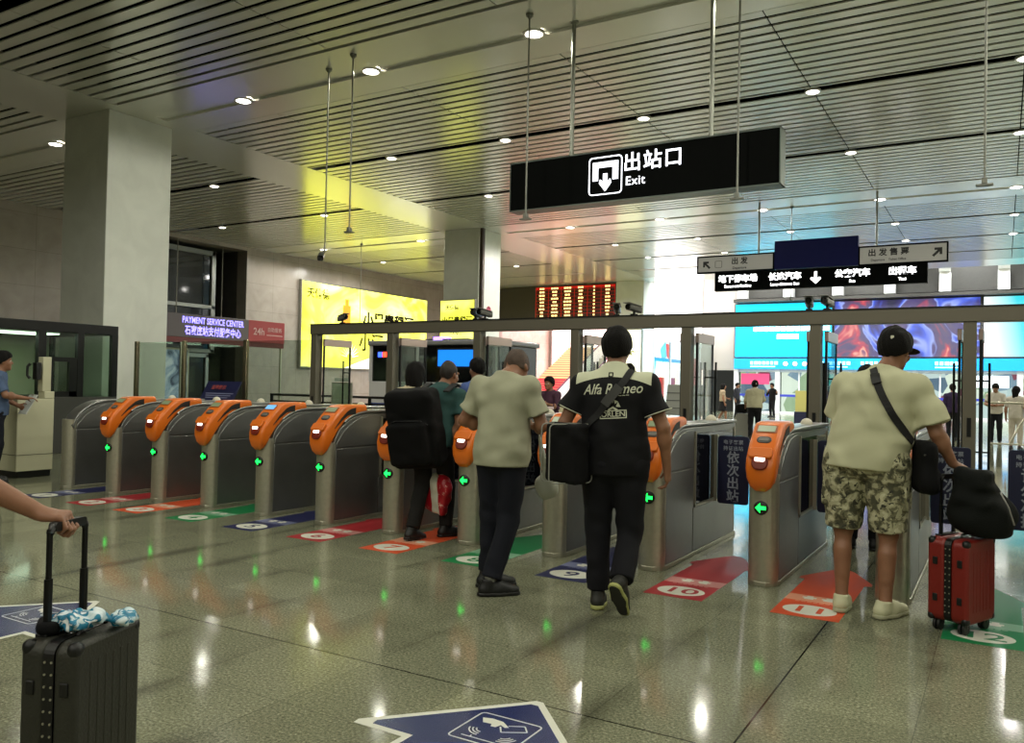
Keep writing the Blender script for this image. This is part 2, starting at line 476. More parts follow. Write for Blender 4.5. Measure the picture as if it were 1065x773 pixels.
# ---- left wall with the deep window bay
b = MB()
b.box(-28.6, -28., -16, 20.3, 0, H+.1); b.box(-28.6, -28., 24.5, 53, 0, H+.1); b.box(-28.6, -28., 20.3, 24.5, 6.95, H+.1)
struct(b.build('wall_left', M_WALL))
b = MB(); b.box(-31, -30.4, 19.5, 25, 0, H); b.box(-30.6, -28.6, 24.5, 24.8, 0, H); b.box(-30.6, -28.6, 20.0, 20.3, 0, H); b.box(-30.6, -28.6, 20.3, 24.5, 6.95, H)
struct(b.build('wall_recess', mat('recess_grey', '#3c3b37', .6, var=.12, vscale=2)))
b = MB()
for z0, z1 in ((4.35, 4.5), (6.6, 6.8)): b.box(-28.95, -28.75, 20.9, 23.5, z0, z1)
for y in (20.9, 23.3): b.box(-28.95, -28.75, y, y+.2, 2.5, 6.8)
b.box(-28.95, -28.75, 20.9, 23.5, 2.5, 2.65)
struct(b.build('window_1', mat('window_frame_grey', '#8a8d86', .4, .4), bevel=.01))
b = MB(); b.box(-28.87, -28.84, 21.1, 23.3, 4.5, 6.6); b.box(-28.87, -28.84, 21.1, 23.3, 2.65, 4.35)
struct(b.build('window_1_pane', mat('dark_window_glass', '#15191c', .06, 0, .6)))
# doorway under the window
b = MB(); b.box(-28.9, -28.7, 21.6, 21.75, 0, 2.42); b.box(-28.9, -28.7, 23.05, 23.2, 0, 2.42); b.box(-28.9, -28.7, 21.6, 23.2, 2.3, 2.45)
struct(b.build('door_1', mat('door_frame_steel', '#9a9d98', .35, .6)))
b = MB(); b.box(-28.82, -28.78, 21.75, 23.05, 0.02, 2.3)
struct(b.build('door_1_panel', mat('door_dark_glass', '#23261f', .1, 0, .6)))

b = MB(); b.box(-28.6, 9.4, -16.4, -16, 0, H+.1); struct(b.build('wall_behind', M_WALL))
# ---- far hall: back wall, side facade, stair hall
M_BACK = mat('back_wall_panels', '#a8a29b', .35, var=.05, vscale=1)
b = MB(); b.box(-18.2, 9, 51.15, 51.6, 2.6, 10.2)
struct(b.build('wall_back', M_BACK))
b = MB(); b.box(9, 9.4, -16, 52, 0, 10.2); struct(b.build('wall_right', mat('side_wall_pale', '#cfcfc8', .4)))
b = MB(); b.box(-28.6, 9, 41.9, 53, 10.2, 10.5); struct(b.build('ceiling_high', mat('high_ceiling_dark', '#2a2a29', .7)))
b = MB(); b.box(-16.0, 9, 41.8, 41.95, H, 10.2); struct(b.build('wall_upstand', mat('upstand_panel', '#bdbbb4', .3, .3)))
b = MB()
for i in range(9):                                     # raking ribs under the high ceiling
    x = -14.+i*2.75
    b.prism([(49.9, 8.0), (50.2, 8.0), (48.0, 10.2), (47.4, 10.2)], x, x+.55, 'x')
    b.prism([(50.2, 6.95), (51.15, 6.95), (51.15, 8.0), (50.2, 8.0)], x, x+.55, 'x')
struct(b.build('ceiling_rib', mat('rib_white', '#d8d7d2', .4)))
b = MB(); b.box(-14.2, 9, 50.2, 51.1, 6.72, 6.9); b.box(-14.2, 9, 50.8, 51.1, 7., 10.2)
struct(b.build('ceiling_soffit', mat('soffit_dark', '#37352f', .5, .3, var=.1)))
# end wall of the left hall above and beside the stair opening
b = MB(); b.box(-28, -25.6, 41.3, 41.7, 0, H); b.box(-25.6, -18., 41.3, 41.7, 5.15, H)
struct(b.build('wall_end', M_BACK))
b = MB(); b.box(-28, -16.4, 52.3, 52.6, 0, 10.2)
struct(b.build('wall_stair', mat('stair_wall_white', '#d9d2cc', .5)))
# ================================================================ TICKET GATES
M_STEEL = mat('brushed_steel', '#b9b6a4', .36, .75, var=.06, vscale=30)
M_STEEL2 = mat('steel_panel', '#8c8c89', .34, .8, var=.08, vscale=3)
M_DARKP = mat('dark_panel', '#6b6c6b', .4, .45, var=.06, vscale=3)
M_BLACK = mat('black_plastic', '#0b0b0b', .4)
M_BLACKG = mat('black_glass', '#060708', .06, 0, .6)
M_ORANGE = mat('orange_plastic', '#e0701a', .32, 0, .5, coat=.3)
M_RED = mat('dark_red_plastic', '#7a2412', .35)
M_GREENARROW = glow('green_arrow', '#19ff52', 3.2)
M_READER = glow('reader_white', '#fff6ea', 5)
M_LCD = mat('lcd_green', '#7d8a6e', .3, emit='#5c6b4c', es=.35)
M_LCDB = mat('lcd_blue', '#7fb2d6', .3, emit='#4f9fd8', es=.9)
M_NAVY = mat('navy_sign', '#141838', .45)
M_PALETXT = mat('pale_letter', '#969ba8', .5)
M_GLASS = glass('clear_glass')
M_GLASSB = glass('flap_glass', '#cfe0ee')
GX0, GSP, GY = -.62, .85, 5.97
HEAD = [  # (top y, top z, bottom y, bottom z, half width)
    (-.028, .682, -.010, .677, .036), (-.056, .722, .004, .698, .074), (-.068, .79, .022, .732, .095), (-.064, .855, .042, .775, .104),
    (-.044, .92, .078, .830, .106), (.010, .990, .135, .902, .106), (.095, 1.072, .222, .986, .106), (.175, 1.140, .325, 1.050, .106),
    (.215, 1.160, .38, 1.062, .106), (.30, 1.168, .44, 1.072, .106), (.54, 1.168, .555, 1.085, .106)]
def head_section(i):
    ty, tz, by, bz, w = HEAD[i]
    T = Vector((0, ty, tz)); B = Vector((0, by, bz)); ax = (T-B); L = ax.length; ax /= L
    sec = []
    for px, pz in rrect(2*w, L, min(.034, w*.6, L*.45), 4):
        sec.append(Vector((px, 0, 0))+B+ax*(pz+L/2))
    return sec
def on_head(t):
    """point and frame on the sloping top face; t runs 0..10 over the head stations"""
    i = min(int(t), 9); f = t-i
    a = Vector((0, HEAD[i][0], HEAD[i][1])); c = Vector((0, HEAD[i+1][0], HEAD[i+1][1]))
    tan = (c-a).normalized(); nrm = Vector((0, -tan.z, tan.y))
    return a.lerp(c, f), tan, nrm
def pad_on_head(t, w, h, d, r, off=0.):
    """a raised pad on the head's face"""
    p, tan, nrm = on_head(t); X = Vector((1, 0, 0)); o = rrect(w, h, r, 5)
    return [[p+X*x+tan*y+nrm*(off-.012) for x, y in o], [p+X*x+tan*y+nrm*(off+d) for x, y in o]]
def make_gate(k, x, headed=True, lcd=None):
    t = thing('ticket_gate', '', 'ticket gate', (x, GY, 0), 0, 'row of ticket gates')
    # cabinet: arch at the front, long flat box behind
    arch = [(.06, .0), (.06, .78)]
    for i in range(9):
        a = PI-(PI/2)*i/8; arch.append((.58+.50*math.cos(a)+.0, .74+.335*math.sin(a)))
    arch += [(2.0, 1.075), (2.0, 0)]
    b = MB(); b.prism(arch, -.098, .098, 'x'); b.build('cabinet', M_STEEL2, t, bevel=.006)
    # rounded steel front post
    b = MB(); o = [(.105*math.cos(a), .085-.085*math.sin(a)) for a in [PI*i/14 for i in range(15)]]
    o = [(-.105, .10)]+[(-p[0], p[1]) for p in o]+[(.105, .10)]
    top = .80 if headed else .86
    b.prism(o, 0, top, 'z'); b.build('front_post', M_STEEL, t, smooth=True)
    # steel capping along the arch and top
    cap_pts = [(.58+.51*math.cos(PI-(PI/2)*i/10), .75+.345*math.sin(PI-(PI/2)*i/10)) for i in range(11)]
    if not headed: cap_pts = [(.05, .80)]+cap_pts
    cap_pts = cap_pts if not headed else cap_pts[5:]
    cap_pts += [(2.02, 1.095)]
    b = MB(); secs = []
    for i, (y, z) in enumerate(cap_pts):
        q0 = cap_pts[max(i-1, 0)]; q1 = cap_pts[min(i+1, len(cap_pts)-1)]; tn = Vector((0, q1[0]-q0[0], q1[1]-q0[1])).normalized(); nn = Vector((0, -tn.z, tn.y))
        secs.append([Vector((px, y, z))+nn*pz for px, pz in rrect(.216, .03, .012, 3)])
    b.loft(secs); b.build('top_cover', M_STEEL2, t, smooth=True)
    # side panels, both faces
    for s in (-1, 1):
        b = MB(); x0 = s*.098; x1 = s*.106
        def P(poly): b.prism(poly, x0, x1, 'x')
        P([(.105, .04), (.74, .04), (.74, .735), (.105, .735)])
        up = [(.105, .75), (.74, .75), (.74, 1.055), (.60, 1.055), (.45, 1.035), (.33, .985), (.21, .905), (.12, .80)]
        P(up)
        P([(.755, .04), (1.98, .04), (1.98, .40), (.755, .40)])
        o = b.build('side_panel', M_STEEL2, t, bevel=.003)
        b = MB(); b.box(x0, s*.104, .80, 1.93, .43, 1.02)
        b.build('flap_window', M_BLACKG, t, bevel=.004)
        b = MB(); b.box(x0, s*.112, .78, .80, .41, 1.04); b.box(x0, s*.112, 1.93, 1.95, .41, 1.04); b.box(x0, s*.112, .78, 1.95, .405, .425)
        b.build('window_frame', M_STEEL, t)
    b = MB(); b.prism([(-.112, .115), (-.09, .04), (-.04, -.006), (.04, -.006), (.09, .04), (.112, .115), (.112, 2.012), (-.112, 2.012)], 0.0, .035, 'z')
    b.build('plinth', M_STEEL, t, bevel=.004)
    b = MB(); b.lathe([(.052, 0), (.050, .018), (.038, .038), (.018, .05), (.002, .053)], (0, 1.55, 1.108), 18)
    b.build('sensor_dome', mat('dome_white', '#cfc8b4', .4), t, smooth=True)
    if headed:
        b = MB(); b.loft([head_section(i) for i in range(len(HEAD))])
        h = b.build('reader_head', M_ORANGE, t, smooth=True)
        # raised reader module with its dark red oval and lit window
        b = MB(); b.loft(pad_on_head(4.35, .165, .085, .026, .02)); b.build('reader_block', M_ORANGE, h, bevel=.008, seg=3)
        b = MB(); b.loft(pad_on_head(3.45, .115, .105, .016, .045)); b.build('reader_bezel', M_RED, h, bevel=.008)
        b = MB(); b.loft(pad_on_head(3.85, .07, .04, .02, .01)); b.build('reader_window', M_READER, h)
        b = MB(); b.loft(pad_on_head(5.62, .105, .062, .006, .03)); b.build('push_button', mat('button_grey', '#3a3a39', .35), h, bevel=.004)
        b = MB(); b.loft(pad_on_head(5.62, .075, .036, .010, .017)); b.build('button_cap', mat('button_light', '#6d6b66', .35), h, bevel=.003)
        b = MB(); b.loft(pad_on_head(6.62, .150, .082, .004, .01)); b.build('screen_bezel', mat('bezel_orange_dark', '#9c4d13', .4), h)
        b = MB(); b.loft(pad_on_head(6.62, .125, .062, .008, .006)); b.build('screen', lcd or M_LCD, h)
        for s in (-1, 1):                          # black groove following the arch on the flanks
            b = MB(); pts = []
            for i in range(5, 10):
                ty, tz, by, bz, w = HEAD[i]; pts.append(((ty*.42+by*.58), (tz*.42+bz*.58)))
            for i in range(len(pts)-1):
                w0 = .006+.034*(i/4.)**.7; w1 = .006+.034*((i+1)/4.)**.7
                (y0, z0), (y1, z1) = pts[i], pts[i+1]
                b.prism([(y0, z0-w0), (y1, z1-w1), (y1, z1+w1*.7), (y0, z0+w0*.7)], s*.104, s*.1085, 'x')
            b.build('side_groove', mat('groove_black', '#191513', .45), h)
        # round green direction light on the post
        b = MB(); b.lathe([(.050, .012), (.050, -.010), (.044, -.015)], (0, .004, .56), 28, 'y')
        a = b.build('direction_light', M_BLACK, t, smooth=True)
        b = MB(); b.prism([(-.038, .56), (-.004, .594), (-.004, .572), (.036, .572), (.036, .548), (-.004, .548), (-.004, .526)], -.0175, -.011, 'y')
        b.build('arrow_sign', M_GREENARROW, a)
    return t
gates = []
for k in range(1, 14):
    x = GX0-GSP*(12-k)
    if k == 1: x = -10.05
    if k == 13: x = .52
    g_ = make_gate(k, x, headed=(k != 1), lcd=M_LCDB if k == 5 else None)
    gates.append((k, x))
    if k == 1: lab = 'steel end gate without an orange reader, nearest the cream counter'
    elif k == 13: lab = 'ticket gate with orange reader beyond the wide aisle of green mat 12'
    else: lab = 'ticket gate with orange reader head, standing just before floor mat %d' % k
    g_['label'] = lab

# flaps with navy notices hanging on them
def flap(k, x, side, lines, label):
    """glass flap that swings out of a cabinet; side=+1 grows towards +X"""
    Y = GY+1.33
    f = thing('gate_flap', label, 'gate flap', (x, Y, 0), 0, 'glass gate flaps')
    w = .30
    o = [(side*p[0]+side*(w/2), p[1]) for p in rrect(w, .58, .07, 5)]
    b = MB(); b.M = Matrix.Translation((0, 0, .70)); b.prism(o, -.006, .006, 'y'); b.build('glass_leaf', M_GLASSB, f)
    b = MB(); b.bar((side*.004, 0, .40), (side*.004, 0, .99), .03, .03); b.build('hinge_post', M_STEEL, f)
    s = thing('notice_board', 'navy notice %s hanging on the flap of aisle %d' % ('asking to leave one by one' if '依' in ''.join(lines) else 'asking not to rush', k) + ('' if side > 0 else ', facing the travellers'), 'sign', (x+side*.165, Y-.02, .685), 0, 'navy flap notices')
    b = MB(); b.prism(rrect(.275, .60, .025, 5), -.008, .004, 'y'); b.build('board', M_NAVY, s, bevel=.002)
    text('small_lettering', lines[0], .042, M_PALETXT, (0, -.0095, .245), 'front', s, bold=.01, spacing=1.15)
    text('small_lettering', lines[1], .042, M_PALETXT, (0, -.0095, .19), 'front', s, bold=.01, spacing=1.15)
    for i, ch in enumerate(lines[2]):
        text('large_lettering', ch, .112, M_PALETXT, (0, -.0095, .105-.113*i), 'front', s, bold=.018)
for k in range(1, 13):
    x = dict(gates)[k]+.115
    flap(k, x, 1, ('电子客票', '持证出站', '依次出站'), 'glass flap on the gate side of aisle %d' % k)
flap(12, dict(gates)[13]-.115-.06, -1, ('电子客票', '持证出站', '请勿冲撞'), 'glass flap reaching back into the wide aisle 12')

# ---- numbered arrow mats on the floor
MATC = {'red': mat('mat_red', '#a32a30', .5, spec=.25), 'orange': mat('mat_orange', '#d2522c', .5, spec=.25), 'green': mat('mat_green', '#157a45', .5, spec=.25), 'navy': mat('mat_navy', '#1f2350', .5, spec=.25)}
MATL = {'red': mat('mat_red_light', '#c98a86', .5, spec=.25), 'orange': mat('mat_orange_light', '#df9a7c', .5, spec=.25), 'green': mat('mat_green_light', '#7ba98a', .5, spec=.25), 'navy': mat('mat_navy_light', '#6e7394', .5, spec=.25)}
M_MATW = mat('mat_white', '#d9d9cc', .5, spec=.25)
cols = {1: 'navy', 2: 'red', 3: 'orange', 4: 'green', 5: 'navy', 6: 'red', 7: 'orange', 8: 'green', 9: 'navy', 10: 'red', 11: 'orange', 12: 'green'}
for k in range(1, 13):
    c = cols[k]; x = dict(gates)[k]+.425+(.11 if k == 12 else 0)
    t = thing('floor_arrow_mat', '%s floor arrow numbered %d leading into its aisle between the gates' % (c, k), 'floor sticker', (x, 0, 0), 0, 'numbered floor arrows')
    b = MB(); b.prism([(-.205, 5.33), (.205, 5.33), (.205, 6.42), (.25, 6.44), (.25, 6.5), (.08, 6.86), (.03, 6.92), (-.03, 6.92), (-.08, 6.86), (-.25, 6.5), (-.25, 6.44), (-.205, 6.42)], .0, .0015, 'z')
    b.build('arrow_sheet', MATC[c], t)
    b = MB(); b.prism([(-.205, 5.74), (.205, 5.74), (.205, 5.91), (-.205, 5.91)], .0015, .002, 'z'); b.build('pale_band', MATL[c], t)
    b = MB()
    for s in (-1, 1):
        cx = s*.062
        b.prism([(cx-.03, 5.80), (cx+.03, 5.80), (cx+.03, 5.83), (cx+.045, 5.83), (cx+.045, 5.86), (cx+.02, 5.86), (cx+.02, 5.89), (cx-.02, 5.89), (cx-.02, 5.86), (cx-.045, 5.86), (cx-.045, 5.83), (cx-.03, 5.83)], .002, .0024, 'z')
    b.build('pictogram', M_MATW, t)
    b = MB()
    for i in range(7): b.box(-.13+.038*i, -.13+.038*i+.028, 5.715, 5.728, .0015, .002)
    b.build('small_lettering', MATL[c], t, )
    b = MB(); b.prism([(.165*math.cos(a), 5.515+.125*math.sin(a)) for a in [2*PI*i/40 for i in range(40)]], .0015, .0022, 'z'); b.build('number_disc', M_MATW, t)
    text('number', str(k), .2, MATC[c], (0, 5.515, .0024), 'up', t, bold=.014, sx=1.25, extrude=.0002)

# ---- two big blue tap-your-card arrows pointing at the gates
def swipe_arrow(label, ax, ay):
    t = thing('card_arrow_sticker', label, 'floor sticker', (ax, ay, 0), 0, 'blue card arrows')
    def outline(e):
        # apex at the origin, head 0.6 deep, shaft running towards the viewer; e insets the border
        w, hd, sh, ln = .54-e*2.3, -.615+e, .285-e, -1.5+e
        ap = -e*1.5
        return [(-.035, ap-.02), (-.018, ap), (.018, ap), (.035, ap-.02), (w, hd+.035), (w-.005, hd), (w-.03, hd), (sh, hd), (sh, ln), (-sh, ln), (-sh, hd), (-w+.03, hd), (-w+.005, hd), (-w, hd+.035)]
    b = MB(); b.prism(outline(0), 0, .0012, 'z'); b.build('white_border', M_MATW, t)
    b = MB(); b.prism(outline(.032), .0012, .002, 'z'); b.build('blue_sheet', mat('arrow_blue', '#1d2a5e', .26), t)
    b = MB(); cx, cy = 0., -.37
    def strip(pts, w, z=.002):
        for a, c in zip(pts[:-1], pts[1:]): b.bar((a[0], a[1], z+.0003), (c[0], c[1], z+.0003), w, .0006)
    fr = [(cx+p[0], cy+p[1]) for p in rrect(.29, .27, .02, 3)]
    strip(fr+[fr[0]], .007)
    def poly(pts): b.prism(pts, .002, .0026, 'z')
    poly([(cx-.115, cy+.085), (cx-.075, cy+.098), (cx-.02, cy+.092), (cx+.03, cy+.055), (cx+.015, cy+.045), (cx-.012, cy+.06), (cx-.02, cy+.03), (cx-.042, cy+.028), (cx-.05, cy+.05), (cx-.09, cy+.045)])
    card = [(cx-.005, cy+.045), (cx+.025, cy+.0), (cx+.115, cy+.055), (cx+.08, cy+.10), (cx+.02, cy+.068)]
    strip(card, .006)
    for j, r in enumerate((.03, .045, .06)):
        strip([(cx-.05+r*math.cos(a), cy-.01+r*math.sin(a)) for a in [math.radians(190+12*q) for q in range(8)]], .006)
        strip([(cx+.055+r*math.cos(a), cy-.02+r*math.sin(a)) for a in [math.radians(-95+12*q) for q in range(8)]], .006)
    strip([(cx-.1, cy-.10), (cx+.1, cy-.10)], .006); strip([(cx-.06, cy-.085), (cx-.06, cy-.1)], .006)
    b.build('card_pictogram', M_MATW, t)
swipe_arrow('big blue arrow sticker with hand-and-card symbol in the middle of the floor', -1.745, 3.225)
swipe_arrow('big blue arrow sticker with hand-and-card symbol behind the grey suitcase', -4.83, 3.12)
# ================================================================ DOOR PORTAL BEHIND THE GATES
M_FRAME = mat('portal_frame_grey', '#6a6558', .4, .35)
M_CHAR = mat('charcoal_metal', '#1d1d1d', .35, .5)
PY = 10.0
PX = [-9.72, -8.12, -6.52, -4.95, -3.40, -1.86, -.30, 1.26, 2.82]
t = thing('door_portal', 'long grey steel portal frame with glass door bays behind the ticket gates', 'portal', (0, PY, 0))
b = MB(); b.box(PX[0]-.07, PX[-1]+.07, -.09, .09, 2.165, 2.32); b.build('head_beam', M_FRAME, t, bevel=.006)
b = MB(); b.box(PX[0]-.07, PX[-1]+.07, -.10, .10, 2.32, 2.335); b.build('beam_cap', M_CHAR, t)
for x in PX:
    b = MB(); b.box(x-.062, x+.062, -.075, .075, 0, 2.165); p = b.build('post', M_FRAME, t, bevel=.005)
    b = MB(); b.box(x-.08, x+.08, -.095, .095, 0, .06); b.build('post_foot', M_CHAR, p, bevel=.004)
    b = MB(); b.box(x-.02, x+.02, -.08, -.074, .95, 1.15); b.build('lock_plate', M_CHAR, p)
M_DOORPINK = mat('door_rail_steel', '#b9a49c', .3, .6)
def leaf(name, label, hx, swing, w=.66):
    """glass leaf hinged at hx standing open away from the gates"""
    d = thing(name, label, 'door', (hx, PY+.06, 0), 0, 'open glass door leaves')
    b = MB(); b.box(-.006, .006, .03, w-.03, .10, 1.98); b.build('glass', M_GLASS, d)
    b = MB(); b.box(-.022, .022, 0, w, 1.98, 2.10); b.build('top_rail', M_DOORPINK, d, bevel=.003)
    b = MB(); b.box(-.022, .022, 0, w, .012, .10); b.build('bottom_rail', M_DOORPINK, d, bevel=.003)
    for y in (0, w-.03):
        b = MB(); b.box(-.014, .014, y, y+.022, .10, 1.98); b.build('stile', M_CHAR, d)
    for s in (-1, 1):
        b = MB(); b.tube([(s*.075, w-.10, .55), (s*.075, w-.10, 1.75)], .014, 10); h = b.build('pull_handle', M_CHAR, d, smooth=True)
        for z in (.75, 1.55):
            b = MB(); b.tube([(s*.008, w-.10, z), (s*.075, w-.10, z)], .010, 8); b.build('handle_bracket', M_CHAR, h, smooth=True)
ordn = ['first', 'second', 'third', 'fourth', 'fifth', 'sixth', 'seventh', 'eighth', 'ninth', 'tenth', 'eleventh', 'twelfth']
for i in range(len(PX)-1):
    for s, x in ((1, PX[i]+.10), (-1, PX[i+1]-.10)):
        leaf('glass_door', 'open glass door leaf on the %s side of the %s portal bay from the service counter' % ('near' if s > 0 else 'far', ordn[i]), x, s)
# overhead door closer rail and cameras on the beam
def bullet_cam(x, y, z, yaw, label, group='beam cameras'):
    c = thing('security_camera', label, 'camera', (x, y, z), yaw, group)
    b = MB(); b.box(-.035, .035, -.035, .035, 0, .02); b.box(-.012, .012, -.012, .012, .02, .055); b.build('bracket', M_CHAR, c)
    b = MB(); b.M = Matrix.Translation((0, 0, .09)) @ Matrix.Rotation(-.12, 4, 'X'); b.prism(rrect(.085, .08, .02, 4), -.12, .12, 'y'); b.build('body', mat('camera_grey', '#5b5a55', .35, .3), c, bevel=.006)
    b = MB(); b.M = Matrix.Translation((0, 0, .09)) @ Matrix.Rotation(-.12, 4, 'X'); b.lathe([(.036, -.119), (.036, -.14), (.03, -.14), (.028, -.128)], (0, 0, 0), 16, 'y'); b.build('lens', M_BLACKG, c, smooth=True)
    b = MB(); b.M = Matrix.Translation((0, 0, .09)) @ Matrix.Rotation(-.12, 4, 'X'); b.box(-.05, .05, -.17, .10, .042, .05); b.build('sun_hood', mat('hood_grey', '#77756e', .4), c)
cams = [(-9.15, 1.15, 'camera on the portal beam above the first bay'), 
        (-6.58, .2, 'twin camera on the portal beam by the third post'), (-6.42, -.2, 'partner of the twin camera by the third post'),
        (-4.36, .35, 'camera on the portal beam behind the black-shirted man'), (-4.12, -.3, 'second camera on the portal beam behind the black-shirted man'),
        (-1.94, .12, 'camera on the beam by the post beyond gate 11'), (-1.74, -.12, 'partner camera on the beam by the post beyond gate 11')]
for x, yw, lab in cams: bullet_cam(x, PY-.02, 2.335, yw, lab)

# ---- glass screen with steel posts running on from the portal
for i, (x0, x1) in enumerate(((-14.45, -13.05), (-13.05, -11.4), (-11.4, -9.82))):
    d = thing('glass_screen_panel', 'clear glass screen panel, %s from the door portal towards the booth' % ordn[2-i], 'glass screen', ((x0+x1)/2, PY, 0), 0, 'glass screen panels')
    w = (x1-x0)/2
    b = MB(); b.box(-w+.045, w-.045, -.006, .006, .12, 2.08); b.build('pane', M_GLASS, d)
    b = MB(); b.box(-w+.045, w-.045, -.02, .02, .03, .12); b.build('bottom_rail', M_STEEL, d)
    b = MB(); b.box(-w-.045, -w+.045, -.03, .03, 0, 2.1); b.build('post', mat('bronze_post', '#8f7f6a', .25, .9), d, bevel=.006)

# ---- black railing behind the screen
def railing(label, x0, x1, y, z=1.08, m=M_CHAR, step=.14, name='metal_railing'):
    r = thing(name, label, 'railing', ((x0+x1)/2, y, 0))
    w = (x1-x0)/2
    b = MB(); b.tube([(-w, 0, z), (w, 0, z)], .028, 10); b.build('top_rail', m, r, smooth=True)
    b = MB(); b.tube([(-w, 0, z-.14), (w, 0, z-.14)], .016, 8); b.build('middle_rail', m, r, smooth=True)
    b = MB(); b.tube([(-w, 0, .12), (w, 0, .12)], .016, 8); b.build('bottom_rail', m, r, smooth=True)
    n = max(2, int(2*w/1.4)+1)
    for i in range(n):
        x = -w+.03+(2*w-.06)*i/(n-1)
        b = MB(); b.box(x-.025, x+.025, -.025, .025, 0, z); b.build('post', m, r)
    b = MB()
    k = int(2*w/step)
    for i in range(1, k): x = -w+2*w*i/k; b.box(x-.007, x+.007, -.007, .007, .12, z-.14)
    b.build('balusters', m, r)
    return r
railing('black steel railing behind the glass screen and first portal bays', -14.2, -8.4, 13.2)

# ================================================================ GUARD BOOTH AND COUNTER
M_CREAM = mat('cream_panel', '#c2bfa2', .42, var=.04, vscale=2)
bt = thing('guard_booth', 'black framed glass guard booth beside the near pillar', 'booth', (-15.7, 8.2, 0))
BX = 1.1; Y0, Y1 = -2.2, 1.5
b = MB(); b.box(-1.1, 1.1, Y0, Y1, 2.19, 2.37); b.build('roof', M_CHAR, bt, bevel=.01)
b = MB(); b.box(-1.1, 1.1, Y0, Y1, .0, 1.02); b.build('base_wall', mat('booth_base', '#3b3a36', .5), bt, bevel=.008)
posts = [Y0, -1.05, -.02, .70, Y1-.12]
for y in posts:
    b = MB(); b.box(1.0, 1.1, y, y+.12 if y != -.02 else y+.14, 1.02, 2.2); b.build('front_post', M_CHAR, bt, bevel=.004)
for y in (Y0, Y1-.1):
    b = MB(); b.box(-1.1, -1.0, y, y+.1, 1.02, 2.2); b.build('back_post', M_CHAR, bt)
b = MB(); b.box(1.01, 1.09, .10, .72, 1.66, 1.74); b.box(1.01, 1.09, .12, .26, 1.02, 1.66); b.box(1.01, 1.09, .56, .72, 1.02, 1.66); b.box(1.01, 1.09, .12, .72, 1.02, 1.12)
b.build('hatch_frame', M_CHAR, bt)
for ya, yb, za, zb in ((Y0+.1, -1.05, 1.02, 2.2), (-.93, -.02, 1.02, 2.2), (.12, .70, 1.74, 2.2), (.26, .56, 1.12, 1.66), (.82, Y1-.1, 1.02, 2.2)):
    b = MB(); b.box(1.045, 1.055, ya, yb, za, zb); b.build('window_pane', M_GLASS, bt)
b = MB(); b.box(-1., 1.0, Y1-.055, Y1-.045, 1.02, 2.2); b.build('window_pane', M_GLASS, bt)
b = MB(); b.box(-1.09, -1.05, Y0+.1, Y1-.1, 1.02, 2.2); b.build('back_panel', mat('booth_back', '#a5a78a', .5), bt)
b = MB(); b.box(-.2, .5, -1.5, .7, 2.17, 2.2); b.build('ceiling_lamp', glow('booth_lamp', '#e6fbe0', 4), bt)
l = bpy.data.lights.new('booth_area', 'AREA'); l.shape = 'RECTANGLE'; l.size = .7; l.size_y = 2.2; l.energy = 12; l.color = (.92, 1, .82)
o = bpy.data.objects.new('booth_area', l); COL.objects.link(o); o.location = (-15.55, 7.8, 2.16)
lp = thing('service_cabinet', 'cream service counter with raised side panel by the booth', 'cabinet', (-11.42, 6.42, 0))
b = MB(); b.box(-.62, .0, -.28, .22, .09, 1.08); b.build('cabinet_body', M_CREAM, lp, bevel=.008)
b = MB(); b.box(-.62, .004, -.284, .22, .31, .317); b.build('panel_joint', mat('joint_dark', '#4a4a40', .6), lp)
b = MB(); b.box(-.60, -.02, -.26, .20, 0, .09); b.build('kick_base', M_BLACK, lp)
b = MB(); b.box(-.16, .0, .08, .22, 1.08, 1.18); b.box(-.14, -.02, .06, .18, 1.18, 1.66); b.build('side_upright', M_CREAM, lp, bevel=.008)
ph = thing('wall_phone', 'black handset phone fixed on the cream upright', 'phone', (-11.46, 6.425, 1.36))
b = MB(); b.box(-.05, .05, -.05, .02, -.02, .22); b.build('phone_body', M_BLACK, ph, bevel=.008)
b = MB(); b.tube([(-.07, -.07, .0), (-.085, -.1, .04), (-.085, -.1, .16), (-.07, -.07, .2)], [.024, .018, .018, .024], 10); b.build('handset', M_BLACK, ph, smooth=True)
kb = thing('document_scanner', 'flat black scanner lying on the cream counter', 'scanner', (-11.72, 6.44, 1.082))
b = MB(); b.box(-.11, .11, -.09, .09, 0, .03); b.build('base', M_BLACK, kb, bevel=.006)
b = MB(); b.box(-.09, .09, -.07, .07, .03, .034); b.build('glass_bed', M_BLACKG, kb)

# small stands behind the gates
nb = thing('notice_stand', 'dark blue notice board with a red heading tilted on the railing', 'sign', (-11.55, 9.6, 0))
b = MB(); b.M = Matrix.Translation((0, 0, 1.19)) @ Matrix.Rotation(-.5, 4, 'X'); b.box(-.42, .42, -.012, .012, -.19, .19); b.build('board', mat('notice_navy', '#20224a', .4), nb, bevel=.004)
b = MB(); b.M = Matrix.Translation((0, 0, 1.19)) @ Matrix.Rotation(-.5, 4, 'X')
for i in range(3): b.box(-.34+.02*i, .36-.05*i, -.0135, -.012, -.055-.04*i, -.042-.04*i)
b.build('fine_print', mat('fine_print', '#8d8fb0', .5), nb)
ME = text('heading', '温馨提示', .085, mat('heading_red', '#a44a4a', .5), (0, 0, 0), 'front', nb, bold=.02, spacing=1.15)
ME.location = (0, -.04, 1.255); ME.rotation_euler = (-.5, 0, 0)
b = MB(); b.bar((0, .05, 0), (0, .05, 1.1), .04, .04); b.box(-.2, .2, -.12, .22, 0, .015); b.build('stand', M_CHAR, nb)
ps = thing('poster_stand', 'pale green framed poster stand beside the portal end', 'poster', (-11.25, 12.3, 0))
b = MB(); b.box(-.24, .24, -.015, .015, .55, 1.36); b.build('poster_sheet', mat('poster_pale', '#a9b49c', .5, var=.05, vscale=5), ps)
b = MB()
